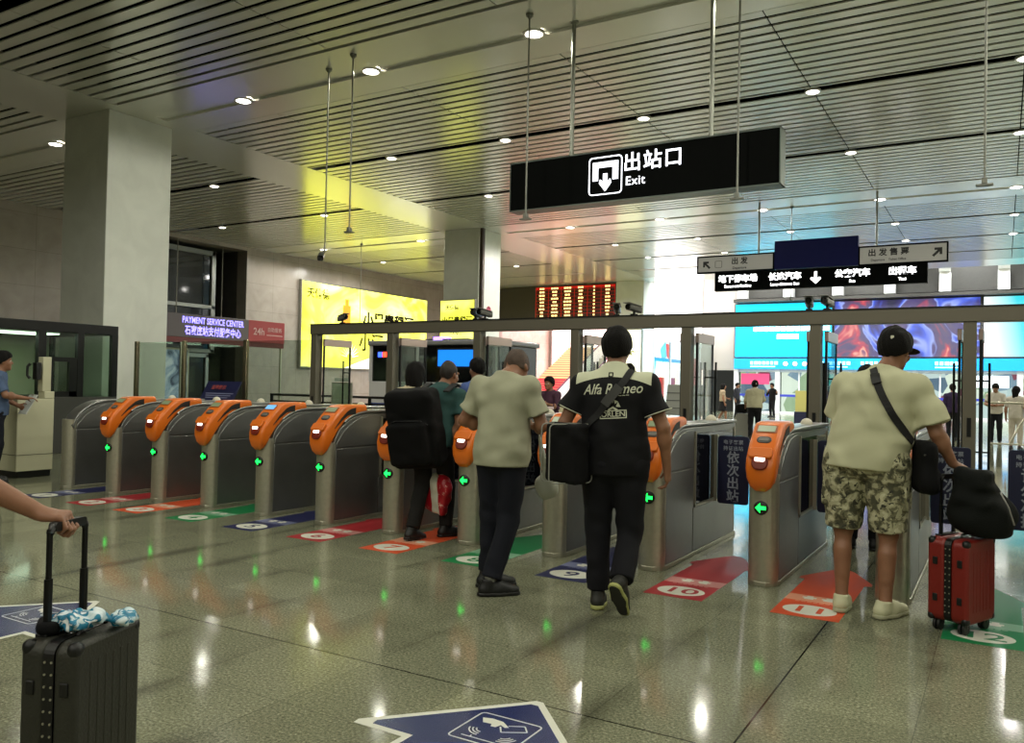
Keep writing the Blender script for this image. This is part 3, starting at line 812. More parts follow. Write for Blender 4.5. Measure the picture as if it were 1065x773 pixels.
for x in (-.26, .24): b.box(x, x+.02, -.02, .02, 0, 1.38)
for z in (.53, 1.36): b.box(-.26, .26, -.02, .02, z, z+.02)
b.build('frame', M_STEEL, ps)
b = MB(); b.box(-.3, -.2, -.2, .2, 0, .03); b.box(.2, .3, -.2, .2, 0, .03); b.build('feet', M_STEEL, ps)
b = MB(); b.box(-.2, .16, -.01, .01, 1.40, 1.47); b.build('header_strip', mat('header_white', '#cfcfc6', .5), ps)
# ================================================================ HANGING SIGNS
M_SIGNBLK = mat('sign_black', '#030504', .6, spec=.06)
M_LETTER = glow('lit_letter', '#f4f6ff', 2.6)
M_LETTER2 = glow('lit_letter_far', '#ffffff', 3.2)
M_ROD = mat('rod_grey', '#8b8d84', .35, .6)
M_RODD = mat('rod_dark', '#7a7b72', .4, .4)
t = thing('exit_sign', 'big black hanging exit sign with lit white lettering and arrow box', 'sign', (-4.745, 11.5, 0))
b = MB(); b.box(-2.125, 2.125, -.13, .13, 4.215, 4.97); b.build('sign_box', M_SIGNBLK, t, bevel=.006)
b = MB(); b.box(-2.14, 2.14, -.14, .14, 4.20, 4.215); b.box(2.125, 2.14, -.14, .14, 4.2, 4.985); b.box(-2.14, -2.125, -.14, .14, 4.2, 4.985); b.box(-2.14, 2.14, -.14, .14, 4.97, 4.985)
b.build('edge_trim', mat('sign_trim', '#5d6660', .4, .5), t)
for x in (-1.10, 1.13):
    b = MB(); b.tube([(x, 0, 4.97), (x, 0, 7.14)], .034, 14); p = b.build('hanger_pole', M_ROD, t, smooth=True)
    b = MB(); b.lathe([(.07, 7.12), (.07, 7.145), (.04, 7.10)], (x, 0, 0), 18); b.build('ceiling_rose', M_ROD, p)
def ring(mb, outer, inner, y0, y1):
    n = len(outer)
    for i in range(n):
        j = (i+1) % n
        mb.prism([outer[i], outer[j], inner[j], inner[i]], y0, y1, 'y')
cx, cz = -.455, 4.605
b = MB(); ring(b, [(cx+x, cz+z) for x, z in rrect(.55, .58, .06, 5)], [(cx+x, cz+z) for x, z in rrect(.52, .55, .048, 5)], -.136, -.13)
b.build('arrow_frame', M_LETTER, t)
b = MB(); F = [(-.21, .19), (.21, .19), (.21, -.09), (.12, -.09), (.12, .105), (-.12, .105), (-.12, -.09), (-.21, -.09)]
b.prism([(cx+x, cz+z+.02) for x, z in F], -.136, -.13, 'y'); b.build('gate_symbol', M_LETTER, t)
b = MB(); b.prism([(cx+x, cz+z) for x, z in [(-.035, .03), (.035, .03), (.035, -.09), (.085, -.055), (.10, -.115), (0, -.24), (-.10, -.115), (-.085, -.055), (-.035, -.09)]], -.138, -.131, 'y'); b.build('down_arrow', M_LETTER, t)
text('station_lettering', '出站口', .30, M_LETTER, (.30, -.134, 4.74), 'front', t, bold=.012, spacing=1.12)
text('exit_lettering', 'Exit', .185, M_LETTER, (.03, -.134, 4.475), 'front', t, bold=.004, spacing=1.1)

# compound direction sign further on
t = thing('direction_sign', 'hanging direction sign of black, blue and grey panels under the middle beam', 'sign', (-4.8, 25.25, 0))
X = lambda w: w+4.8
b = MB(); b.box(X(-7.72), X(-1.79), -.10, .10, 4.44, 5.0); b.build('black_panel', M_SIGNBLK, t, bevel=.01)
M_GREYP = mat('grey_lit_panel', '#9c9a92', .4, emit='#9c9a92', es=.35)
def gp(x0, x1, z0, z1):
    b = MB(); b.box(X(x0), X(x1), -.12, -.02, z0, z1); o = b.build('grey_panel', M_GREYP, t)
    b = MB()
    for q in ((x0, x1, z0-.04, z0), (x0, x1, z1, z1+.04), (x0-.04, x0, z0-.04, z1+.04), (x1, x1+.04, z0-.04, z1+.04)): b.box(X(q[0]), X(q[1]), -.14, 0, q[2], q[3])
    b.build('panel_frame', M_SIGNBLK, o)
    return o
L = gp(-8.24, -5.95, 5.05, 5.50); R = gp(-3.52, -1.33, 5.03, 5.50)
b = MB(); b.box(X(-5.9), X(-3.56), -.16, .05, 5.02, 5.86); b.build('blue_panel', mat('blue_panel', '#0b1150', .5, spec=.2), t, bevel=.01)
M_DKT = mat('dark_letter', '#1d1d1b', .5)
text('lettering', '出 发', .22, M_DKT, (X(-6.95), -.125, 5.33), 'front', L, bold=.03)
text('small_lettering', 'Departure', .10, M_DKT, (X(-6.95), -.125, 5.13), 'front', L, bold=.02)
text('lettering', '出 发 售 票', .22, M_DKT, (X(-2.78), -.125, 5.33), 'front', R, bold=.03)
text('small_lettering', 'Departure    Ticket Office', .085, M_DKT, (X(-2.78), -.125, 5.13), 'front', R, bold=.02)
def arrow2d(mb, cx, cz, ang, s, y0, y1):
    pts = [(0, .5), (.42, .08), (.28, -.06), (.1, .12), (.1, -.5), (-.1, -.5), (-.1, .12), (-.28, -.06), (-.42, .08)]
    c, q = math.cos(ang), math.sin(ang)
    mb.prism([(cx+s*(x*c-z*q), cz+s*(x*q+z*c)) for x, z in pts], y0, y1, 'y')
b = MB(); arrow2d(b, X(-7.98), 5.27, .78, .3, -.128, -.12); b.build('arrow', M_DKT, L)
b = MB(); arrow2d(b, X(-1.55), 5.27, -.78, .32, -.128, -.12); b.build('arrow', M_DKT, R)
b = MB(); ring(b, [(X(-7.6)+x, 5.27+z) for x, z in rrect(.22, .22, .03, 3)], [(X(-7.6)+x, 5.27+z) for x, z in rrect(.19, .19, .02, 3)], -.128, -.12); b.build('pictogram', mat('faint_grey', '#6f6e68', .5), L)
for xx, zh, en in ((-7.0, '地下停车场', 'Basement Parking'), (-5.6, '长途汽车', 'Long-distance Bus'), (-3.72, '公交汽车', 'Bus'), (-2.42, '出租车', 'Taxi')):
    text('lettering', zh, .24, M_LETTER2, (X(xx), -.106, 4.79), 'front', t, bold=.03, spacing=1.0)
    text('small_lettering', en, .115, M_LETTER2, (X(xx), -.106, 4.57), 'front', t, bold=.02)
b = MB(); arrow2d(b, X(-4.72), 4.72, PI, .36, -.108, -.1); b.build('down_arrow', M_LETTER2, t)
for x in (-6.4, -3.1):
    b = MB(); b.tube([(X(x), 0, 5.0), (X(x), 0, 7.1)], .03, 10); b.build('hanger_pole', M_ROD, t, smooth=True)

# thin hanging rods with detector heads
def hrod(label, x, y, z, cam=False):
    r = thing('hanging_rod', label, 'ceiling rod', (x, y, 0), 0, 'ceiling rods with devices')
    b = MB(); b.tube([(0, 0, z), (0, 0, 7.1)], .014, 10); b.build('rod', M_RODD, r, smooth=True)
    b = MB(); b.lathe([(.06, 7.06), (.06, 7.1), (.03, 7.03)], (0, 0, 0), 14); b.build('ceiling_plate', M_RODD, r)
    if cam:
        b = MB(); b.M = Matrix.Translation((-.06, -.03, z-.08)) @ Matrix.Rotation(.7, 4, 'Z') @ Matrix.Rotation(.35, 4, 'X')
        b.prism(rrect(.11, .10, .03, 4), -.17, .12, 'y'); c = b.build('camera_body', M_CHAR, r, bevel=.008)
        b = MB(); b.M = Matrix.Translation((-.06, -.03, z-.08)) @ Matrix.Rotation(.7, 4, 'Z') @ Matrix.Rotation(.35, 4, 'X'); b.lathe([(.045, -.168), (.045, -.19), (.035, -.19)], (0, 0, 0), 14, 'y'); b.build('camera_lens', M_BLACKG, c)
        b = MB(); b.tube([(0, 0, z+.02), (-.04, -.02, z-.04)], .03, 10); b.build('ball_joint', M_RODD, r, smooth=True)
    else:
        b = MB(); b.box(-.09, .09, -.04, .04, z-.025, z); b.box(-.03, .03, -.04, .04, z, z+.07); b.build('detector_bar', M_RODD, r, bevel=.006)
hrod('thin rod with a camera hanging before the yellow-lit ceiling', -10.6, 11.05, 3.75, True)
hrod('thin rod with a small crossbar beside the camera rod', -9.75, 10.75, 4.0)
hrod('thin rod hanging in front of the blank end of the exit sign box', -6.28, 10.85, 3.95)
hrod('thin rod crossing the exit sign close by its last black stretch', -3.06, 10.9, 3.95)
hrod('thin rod on its own beyond the exit sign', -.2, 11.0, 3.85)
hrod('long thin rod by the yellow lightbox', -22.8, 25.9, 3.4)
hrod('thin rod between the blue panel and the grey panel of the far sign', -5.65, 26.2, 4.2)

# ================================================================ RECESSED DOWNLIGHTS
M_LAMP = glow('lamp_lens', '#fff8ea', 9)
def downlight(label, x, y, r=.085, z=None):
    z = H-.004 if z is None else z
    d = thing('recessed_downlight', label, 'downlight', (x, y, z), 0, 'recessed ceiling downlights')
    b = MB(); b.lathe([(r+.03, -.012), (r+.035, 0), (r+.03, .03), (r, .03), (r, -.012)], (0, 0, 0), 20); b.build('trim_ring', mat('trim_white', '#d5d4cc', .3, .3), d, smooth=True)
    b = MB(); b.lathe([(r*.4, -.030), (r*.8, -.022), (r-.002, -.010), (r-.002, .012)], (0, 0, 0), 20); b.build('lens', M_LAMP, d)
    return d
def spot(x, y, z, e, ang=172, blend=.3, col=(1, .985, .83), rad=.10):
    l = bpy.data.lights.new('downlight_and_fill_lamp', 'SPOT'); l.energy = e; l.spot_size = math.radians(ang); l.spot_blend = blend; l.color = col; l.shadow_soft_size = rad
    o = bpy.data.objects.new('downlight_and_fill_lamp', l); COL.objects.link(o); o.location = (x, y, z); return o
XG = [-20.05, -16.9, -13.37, -9.99, -6.57, -3.15, .28]
rows = [(11.5, 'near smooth beam', XG, 185), (16.25, 'first dark slot', [-20.05, -13.37, -9.99, -6.57, -3.15, .28], 32), (20.84, 'second dark slot', [-25.2, -20.05, -13.37, -9.99, -6.57, -3.15, .28], 70),
        (26.3, 'middle smooth beam', [-25.3, -20.05, -13.37, -9.99, -6.57, -3.15, .28], 560), (30.3, 'third dark slot', [-25.3, -20.05, -13.37, -9.99, -6.57, -3.15, .28], 560), (33.85, 'fourth dark slot', [-20.05, -13.37, -9.99, -6.57, -3.15, .28], 560)]
NEAR_E = 1.0
for y, rn, xs, e in rows:
    xs = [x for x in xs if x != -16.9]
    for i, x in enumerate(xs):
        beam = 'beam' in rn
        downlight('round downlight in the %s, %s counting from the left wall' % (rn, ordn[i]), x, y, .15 if beam else .12, H-.004 if not beam else (H+.04 if False else H-.004))
        if x == xs[-1]:
            for xr in (3.7, 7.1): spot(xr, y, H-.06, e*(.5 if y > 22 else 2.6))  # unseen lamps added past the row ends to brighten the gate flanks
        spot(x, y, H-.06, e*(.35 if (x > -4 and y > 22) else 1), col=(1, .985, .83) if y < 22 else (1, .97, .9))
for y in (-11., -6.5, -2., 2.45, 6.98):                                   # unseen rows without fixtures, carried on overhead and behind the camera as added fill
    for x in (-9.99, -6.57, -3.15, .28, 3.6):
        spot(x, y, H-.06, 160)

# ================================================================ LIT ADVERTISING
def m_ad(name, stops, s, scale=.35, dist=1.5):
    m, nt, b = nodes(name); N = NT(nt)
    pos = N.n('ShaderNodeNewGeometry').outputs['Position']
    c = N.ramp(N.noise(pos, scale, 3, dist), stops)
    N.l(c, b.inputs['Emission Color']); N.l(c, b.inputs['Base Color']); b.inputs['Emission Strength'].default_value = s; b.inputs['Roughness'].default_value = .4
    return m
M_AD = m_ad('yellow_advert', [(.3, '#dcdc2a'), (.5, '#ecec50'), (.7, '#f6f69c')], 1.7)
M_ADTXT = mat('advert_black', '#0d0d05', .6, spec=.1); M_ADGREY = mat('advert_olive', '#2c2c0c', .6, spec=.1)
M_ADW = m_ad('advert_white', [(.3, '#fbfbe6'), (.7, '#ffffff')], 1.7)
t = thing('advert_lightbox', 'long yellow lit advertising lightbox on the stone wall', 'lightbox', (-27.98, 32.4, 0))
b = MB(); b.box(0, .16, -4.85, 4.85, 2.0, 6.1); b.build('housing', mat('lightbox_frame', '#8d8c80', .4, .5), t, bevel=.01)
b = MB(); b.box(.16, .17, -4.78, 4.78, 2.07, 6.03); b.build('lit_face', M_AD, t)
b = MB(); b.prism([(-1.9, 2.07), (4.78, 2.07), (4.78, 3.6), (2.8, 3.3), (1.0, 2.9), (-.4, 2.5)], .171, .174, 'x'); b.build('white_field', M_ADW, t)
text('brand_lettering', '天佑德', .5, M_ADGREY, (.176, -3.75, 5.5), 'east', t, bold=.02)
text('slogan_lettering', '小黑青稞酒', .84, M_ADTXT, (.176, 1.5, 4.5), 'east', t, bold=.035, spacing=.98)
text('slogan_lettering', '小酒', .95, M_ADTXT, (.176, .1, 3.35), 'east', t, bold=.02, spacing=.98)
b = MB(); b.box(.174, .18, -2.05, -1.5, 4.1, 5.15); b.box(.174, .18, -1.9, -1.65, 5.15, 5.45); b.build('bottle_picture', mat('bottle_orange', '#d98a20', .4, emit='#e59a2a', es=.9), t)
b = MB()
for i in range(11):
    a = math.radians(10+16*i); b.prism([(-1.5+.2*math.cos(a-.12), 2.6+.2*math.sin(a-.12)), (-1.5+.75*math.cos(a), 2.6+.75*math.sin(a)), (-1.5+.2*math.cos(a+.12), 2.6+.2*math.sin(a+.12))], .175, .178, 'x')
b.build('floral_picture', M_ADW, t)
t = thing('pillar_lightbox', 'tall yellow lightbox on the face of the middle pillar', 'lightbox', (-17.2, 24.98, 0))
b = MB(); b.box(-.78, .78, -.14, 0, 1.9, 4.5); b.build('housing', MATS['lightbox_frame'], t, bevel=.01)
b = MB(); b.box(-.74, .74, -.15, -.14, 1.95, 4.46); b.build('lit_face', M_AD, t)
text('brand_lettering', '天佑德', .2, M_ADGREY, (-.22, -.155, 4.2), 'front', t, bold=.02)
text('slogan_lettering', '小黑青稞酒', .27, M_ADTXT, (0, -.155, 3.72), 'front', t, bold=.03)
text('slogan_lettering', '小酒', .27, M_ADTXT, (0, -.155, 3.3), 'front', t, bold=.03)
t = thing('pillar_lightbox', 'tall pale yellow lightbox on the face of the far pillar', 'lightbox', (-17.2, 40.98, 0))
b = MB(); b.box(-.78, .78, -.14, 0, 1.2, 4.5); b.build('housing', MATS['lightbox_frame'], t, bevel=.01)
b = MB(); b.box(-.74, .74, -.15, -.14, 1.25, 4.46); b.build('lit_face', m_ad('pale_advert', [(.3, '#fdf9c2'), (.7, '#fffde6')], 1.7), t)
text('slogan_lettering', '小黑青稞酒', .27, mat('advert_green', '#7d8a30', .5), (0, -.155, 3.2), 'front', t, bold=.03)

# a pink emblem and small panel on the middle pillar
t = thing('pillar_emblem', 'small pink fan emblem on the side of the middle pillar', 'emblem', (-16.38, 25.7, 4.15))
b = MB()
for i in range(8):
    a = PI*(i+.5)/8; c_, s_ = math.cos(a), math.sin(a)
    b.prism([(.02*c_, .02*s_), (.11*c_-.035*s_, .11*s_+.035*c_), (.16*c_, .16*s_), (.11*c_+.035*s_, .11*s_-.035*c_)], 0, .01, 'x')
b.build('petals', mat('emblem_pink', '#d2566e', .5), t)
b = MB(); b.box(.0, .012, -.14, .14, -.14, -.08); b.build('name_strip', MATS['emblem_pink'], t)

# ================================================================ LED BOARDS
M_LEDBLK = mat('led_black', '#2c2422', .5)
t = thing('departure_board', 'wide train departure board with red grid and yellow rows', 'display board', (-21.7, 41.2, 0))
b = MB(); b.box(-3.75, 3.68, -.18, .08, 5.2, 7.02); b.build('housing', mat('board_grey', '#3a3330', .6), t, bevel=.01)
b = MB(); b.box(-1.25, 3.66, -.19, -.18, 5.25, 6.98); b.build('led_face', mat('led_face', '#2a0806', .5, emit='#5a0805', es=.15), t)
M_LEDR = glow('led_red', '#d8241c', .35); M_LEDY = glow('led_yellow', '#ffd98a', 2.2)
b = MB()
for i in range(9): z = 5.25+1.73*i/9+.0; b.box(-1.25, 3.66, -.196, -.19, z, z+.013)
for i in range(7): x = -1.25+4.88*i/6; b.box(x-.012, x+.012, -.196, -.19, 5.25, 6.98)
b.box(-1.25, 3.66, -.196, -.19, 6.85, 6.98)
b.build('red_grid', M_LEDR, t)
rr = random.Random(3)
for i in range(9):
    z = 5.25+1.73*i/9+.06
    b = MB()
    for j, w in enumerate((.36, .44, .5, .34, .12, .3)):
        cx = -1.25+4.88*(j+.5)/6; ww = w*(.6+.5*rr.random())
        n = max(1, int(ww/.13))
        for q in range(n): b.box(cx-ww/2+q*ww/n, cx-ww/2+(q+.8)*ww/n, -.198, -.19, z+.0, z+.09)
    b.build('row_lettering', M_LEDY, t)

# payment service centre header with lit lettering, on slim posts
t = thing('kiosk_header', 'grey and red kiosk header sign with blue-white lit lettering', 'sign', (-22.4, 19, 0))
b = MB(); b.box(-.25, 0, -3.2, .75, 2.72, 3.47); b.build('grey_fascia', mat('fascia_grey', '#5d5458', .45), t, bevel=.01)
b = MB(); b.box(-.25, 0, .75, 2.4, 2.72, 3.47); b.build('red_fascia', mat('fascia_red', '#a0343a', .45, emit='#a0343a', es=.12), t, bevel=.01)
b = MB(); b.box(-.2, -.02, -3.2, 2.4, 2.55, 2.72); b.build('red_valance', mat('valance_red', '#6d1f22', .5), t)
M_LEDV = glow('led_violet', '#958cff', 2.4)
text('lit_lettering', 'PAYMENT SERVICE CENTER', .285, M_LEDV, (.012, -.72, 3.27), 'east', t, bold=.02, sx=.70)
text('lit_lettering', '石家庄站支付服务中心', .32, M_LEDV, (.012, -.72, 2.93), 'east', t, bold=.025, sx=.70)
M_PINKT = mat('pink_letter', '#d9b0b0', .5)
text('service_lettering', '24h', .34, M_PINKT, (.012, 1.2, 3.08), 'east', t, bold=.02)
text('service_lettering', '自助服务', .17, M_PINKT, (.012, 1.92, 3.17), 'east', t, bold=.01)
b = MB(); b.box(.005, .012, 1.55, 2.3, 2.97, 3.0); b.build('underline', M_PINKT, t)
for y in (-3.1, -1.9, .65, 2.3):
    b = MB(); b.box(-.1, -.04, y-.03, y+.03, 0, 2.72); b.build('post', M_STEEL, t)
t = thing('recess_sign', 'small dark hanging sign with an icon in the window bay doorway', 'sign', (-28.2, 22.3, 0))
b = MB(); b.box(-.06, 0, -1.2, 1.2, 2.85, 3.3); b.build('panel', mat('sign_charcoal', '#2d2b2a', .5), t)
b = MB()
ring(b, [(-.9+x, 3.07+z) for x, z in rrect(.34, .34, .03, 3)], [(-.9+x, 3.07+z) for x, z in rrect(.28, .28, .02, 3)], 0, .01)
b.box(-.96, -.84, 0, .01, 3.0, 3.16); b.M = None
o = b.build('icon', M_PALETXT, t); o.rotation_euler = (0, 0, PI/2); o.location = (0, 0, 0)
b = MB()
for i in range(4): b.box(0, .01, -.45+.3*i, -.25+.3*i, 3.02, 3.2)
b.box(0, .01, -.45, .5, 2.92, 2.96); b.build('lettering_strip', M_PALETXT, t)
for y in (-1.1, 1.1):
    b = MB(); b.tube([(-.03, y, 3.3), (-.03, y, 6.95)], .02, 8); b.build('hanger', M_RODD, t)
t = thing('standing_poster', 'pale blue advertising panel standing by the kiosk door', 'poster', (-23.6, 17.6, 0))
b = MB(); b.box(-.08, 0, -.62, .62, .15, 2.35); b.build('panel', m_ad('blue_poster', [(.35, '#39485f'), (.5, '#8fa3bb'), (.65, '#c8d2dc')], .35, 1.6), t)
b = MB()
for y in (-.66, .62): b.box(-.1, .02, y, y+.04, 0, 2.4)
b.box(-.1, .02, -.66, .66, 2.35, 2.4); b.build('frame', M_STEEL, t)

# ================================================================ POLICE BOOTH SEEN THROUGH THE DOORS
t = thing('police_booth', 'white police booth with dark windows, blue screen and flashing lamps', 'booth', (-10.4, 14.8, 0))
W0, W1 = -1.62, 1.75
M_PW = mat('police_white', '#c9c6c6', .35)
b = MB(); b.box(W0, W1, -.8, .8, .1, 1.42); b.build('lower_body', M_PW, t, bevel=.02)
b = MB(); b.box(W0+.02, W1-.02, -.78, .78, 1.42, 2.2); b.build('window_band', M_BLACKG, t, bevel=.01)
b = MB(); b.box(W0-.03, W1+.03, -.84, .84, 2.2, 2.31); b.build('roof', mat('police_roof', '#8d8b8d', .4, .3), t, bevel=.03)
for x in (W0+.0, -.35, W1-.08):
    b = MB(); b.box(x, x+.08, -.81, -.77, 1.42, 2.2); b.build('window_post', M_PW, t)
b = MB(); b.box(W0, W1, -.78, .78, 0, .1); b.build('skirt', M_BLACK, t)
b = MB(); b.box(.25, 1.35, -.86, -.80, 1.72, 2.14); o = b.build('screen_housing', M_BLACK, t, bevel=.008)
b = MB(); b.box(.29, 1.31, -.866, -.86, 1.76, 2.10); b.build('blue_screen', mat('police_screen', '#1565d8', .3, emit='#1a7cf2', es=1.3), o)
b = MB(); b.box(-.6, .55, -.15, .15, 2.31, 2.38); o = b.build('light_bar', mat('bar_navy', '#1b1740', .3), t, bevel=.02)
b = MB(); b.box(-.35, -.12, -.17, .17, 2.33, 2.42); b.build('violet_flasher', glow('violet_flash', '#7c5cff', 7), o)
b = MB(); b.box(-1.35, -.85, -.85, -.80, 1.93, 2.08); o = b.build('led_strip', M_BLACK, t)
b = MB(); b.box(-1.2, -.9, -.856, -.85, 1.95, 2.06); b.build('red_led', glow('led_hot_red', '#ff3520', 6), o)
b = MB(); b.box(-1.33, -1.22, -.856, -.85, 1.95, 2.06); b.build('blue_led', glow('led_blue', '#3050ff', 4), o)
text('police_lettering', 'POLICE', .24, mat('police_letter', '#15181c', .5), (.95, -.805, 1.27), 'front', t, bold=.02, spacing=1.05)
b = MB(); b.box(W0-.005, W1+.005, -.805, .805, .85, .95); b.build('blue_stripe', mat('police_blue', '#27408f', .4), t)
# black slanted display easel in the first bay
t = thing('display_easel', 'black slanted display easel standing behind the first door bay', 'easel', (-9.75, 12.2, 0))
b = MB(); b.M = Matrix.Rotation(.38, 4, 'Y'); b.box(-.17, .17, -.03, .03, .5, 1.42); b.build('board', M_CHAR, t, bevel=.01)
b = MB(); b.bar((.1, 0, .5), (-.15, .0, 0), .05, .05); b.bar((.2, .05, .6), (.45, .25, 0), .05, .05); b.bar((.2, -.05, .6), (.45, -.25, 0), .05, .05); b.build('legs', M_CHAR, t)
# ================================================================ FAR HALL
def m_screen_art():
    m, nt, b = nodes('arcade_art'); N = NT(nt)
    pos = N.n('ShaderNodeNewGeometry').outputs['Position']
    c1 = N.ramp(N.noise(pos, .34, 3, 1.1), [(.30, '#141033'), (.40, '#2c2470'), (.455, '#3f62e8'), (.49, '#9fb4ff'), (.51, '#4a3c78'), (.57, '#57466a'), (.615, '#d03a48'), (.65, '#ffb49a'), (.69, '#8a4a70')])
    c2 = N.ramp(N.noise(pos, 1.1, 3, 1.), [(.35, '#202a80'), (.6, '#746a86')])
    c = N.mix(.15, c1, c2)
    N.l(c, b.inputs['Emission Color']); b.inputs['Base Color'].default_value = (.02, .02, .02, 1); b.inputs['Emission Strength'].default_value = 1.15
    return m
def m_cyan(name, stops, s):
    m, nt, b = nodes(name); N = NT(nt)
    sep = N.n('ShaderNodeSeparateXYZ'); N.l(N.n('ShaderNodeNewGeometry').outputs['Position'], sep.inputs[0])
    fac = N.math('ADD', N.math('MULTIPLY', N.math('SUBTRACT', sep.outputs[0], -1.), .16), N.math('MULTIPLY', N.math('SUBTRACT', sep.outputs[2], 3.4), .03))
    c = N.ramp(fac, stops); N.l(c, b.inputs['Emission Color']); b.inputs['Base Color'].default_value = (.02, .02, .02, 1); b.inputs['Emission Strength'].default_value = s
    return m
M_SOFTW = glow('screen_white', '#eafcff', 2.6)
def led_screen(label, x0, x1, m):
    t = thing('led_screen', label, 'led screen', ((x0+x1)/2, 51.1, 0)); w = (x1-x0)/2
    b = MB(); b.box(-w, w, -.25, .05, 3.36, 6.7); b.build('housing', mat('screen_housing', '#26282b', .5), t)
    b = MB(); b.box(-w+.06, w-.06, -.26, -.25, 3.42, 6.64); b.build('lit_face', m, t)
    return t
a = led_screen('plain cyan led screen with two white lines of lettering', -14.3, -8.55, glow('cyan_screen', '#15c0ea', 1.05))
b = MB(); rr = random.Random(5)
for zz, x0, x1, h in ((4.98, -1.7, 2.6, .26), (4.5, -.3, .9, .28)):
    x = x0
    while x < x1: w = .2+.16*rr.random(); b.box(x, x+w*.82, -.27, -.26, zz, zz+h); x += w
b.build('lit_lettering', M_SOFTW, a)
led_screen('led screen showing blue, purple and red figures', -8.5, -1.0, m_screen_art())
a = led_screen('led screen fading from white to cyan at the hall corner', -.95, 6.0, m_cyan('fade_screen', [(.0, '#ffd8d0'), (.12, '#f4ffff'), (.35, '#35d6e2'), (.7, '#12b4dd')], 1.2))
b = MB(); b.box(.9, 1.6, -.27, -.26, 5.3, 5.75); b.box(1.8, 2.4, -.27, -.26, 5.3, 5.75); b.build('lit_lettering', M_SOFTW, a)
t = thing('ribbon_sign', 'long blue lit ribbon sign under the led screens', 'sign', (-4, 51.05, 0))
b = MB(); b.box(-10.3, 10, -.22, .1, 2.68, 3.32); b.build('ribbon_face', glow('ribbon_blue', '#1f8fd0', .8), t)
rr = random.Random(8)
for x0 in (-9.3, -5.2, -3.0, .8, 5.2):
    b = MB()
    for i in range(7): x = x0+.24*i; b.box(x, x+.16+.05*rr.random(), -.23, -.22, 2.95, 3.15)
    b.box(x0, x0+1.5, -.23, -.22, 2.8, 2.86)
    b.build('lit_lettering', glow('ribbon_text', '#a8e6ff', 1.8), t)
b = MB()
for i in range(3): b.lathe([(.13, -.232), (.13, -.22)], (-7.2+.55*i, 0, 3.0), 16, 'y')
b.build('round_icons', glow('icon_pink', '#ff9aa8', 1.4), t)

# glazed shop fronts under the screens: each bay its own thing
def m_shop(name, seed, stops, s):
    m, nt, b = nodes(name); N = NT(nt)
    pos = N.n('ShaderNodeNewGeometry').outputs['Position']
    mp = N.n('ShaderNodeMapping'); N.l(pos, mp.inputs[0]); mp.inputs['Location'].default_value = (seed*3.7, 0, seed*1.9)
    v = N.n('ShaderNodeTexVoronoi'); v.inputs['Scale'].default_value = 1.15; N.l(mp.outputs[0], v.inputs['Vector'])
    vv = N.n('ShaderNodeSeparateColor'); N.l(v.outputs['Color'], vv.inputs[0])
    c = N.ramp(vv.outputs[0], stops, 'CONSTANT')
    N.l(c, b.inputs['Emission Color']); b.inputs['Base Color'].default_value = (.1, .1, .1, 1); b.inputs['Emission Strength'].default_value = s
    return m
M_SHOPCOL = mat('shop_white_frame', '#d9dadc', .4)
st = [(0, '#8a9cb8'), (.15, '#d8dde6'), (.38, '#5f6f8f'), (.5, '#f4f2ec'), (.68, '#a8b89a'), (.78, '#8d3c58'), (.88, '#c9d2dc')]
names = ['pink sign', 'dark figure poster', 'green sign', 'yellow strip', 'blue counter', 'white shelves', 'grey shutter', 'red poster']
for i in range(8):
    x0 = -14.2+i*2.5
    t = thing('shop_front', 'lit glazed shop front with the %s in it, under the led screens' % names[i], 'shop front', (x0, 51.15, 0), 0, 'shop fronts of the far hall')
    b = MB(); b.box(-.14, .14, -.18, .1, 0, 2.68); b.build('white_pilaster', M_SHOPCOL, t, bevel=.01)
    b = MB(); b.box(.14, 2.36, -.05, .05, 2.5, 2.68); b.box(1.2, 1.28, -.06, .05, 0, 2.5); b.box(.14, 2.36, -.06, .05, 0, .12); b.build('window_frame', M_SHOPCOL, t)
    b = MB(); b.box(.14, 2.36, .3, .34, .0, 2.5); b.build('lit_interior', m_shop('shop_inside_%d' % i, i, st, 1.5), t)
    b = MB(); b.box(.14, 2.36, -.02, -.005, .12, 2.5); b.build('glass', M_GLASS, t)
    if i in (0, 2, 5):
        b = MB(); b.box(.3, 2.0, -.12, -.06, 1.75, 2.4); b.build('window_sign', glow('shop_sign_%d' % i, ('#b03a5c', '#2e8a86', '#dfe8f4')[(0, 2, 5).index(i)], 1.1), t)
    b = MB(); b.box(.14, 2.36, -.08, -.03, 1.02, 1.16); b.build('blue_band', mat('queue_blue', '#2a37a0', .5, emit='#2a37a0', es=.25), t)
# bright side facade running up to the back wall
t = thing('light_wall', 'huge glowing white billboard wall beyond the far pillar', 'billboard', (-16.45, 46.9, 0))
b = MB(); b.box(-.15, .0, -4.2, 4.2, 4.2, 9.0); b.build('housing', M_SHOPCOL, t)
b = MB(); b.box(.0, .02, -4.15, 4.15, 4.25, 8.95); b.build('lit_face', glow('billboard_white', '#fff6f2', 4), t)
t = thing('corner_shop', 'brightly lit shop with blue, red and yellow panels under the billboard', 'shop front', (-16.45, 46.9, 0))
b = MB(); b.box(-.3, -.25, -4.2, 4.2, 0, 4.1); b.build('lit_interior', m_shop('corner_inside', 11, [(0, '#ffffff'), (.45, '#e8f2ff'), (.6, '#6fb4e8'), (.68, '#fff4dc'), (.8, '#e05050'), (.88, '#ffffff')], 3.2), t)
b = MB(); b.box(-.05, .02, -4.2, 4.2, 4.02, 4.18); b.build('header', M_SHOPCOL, t)
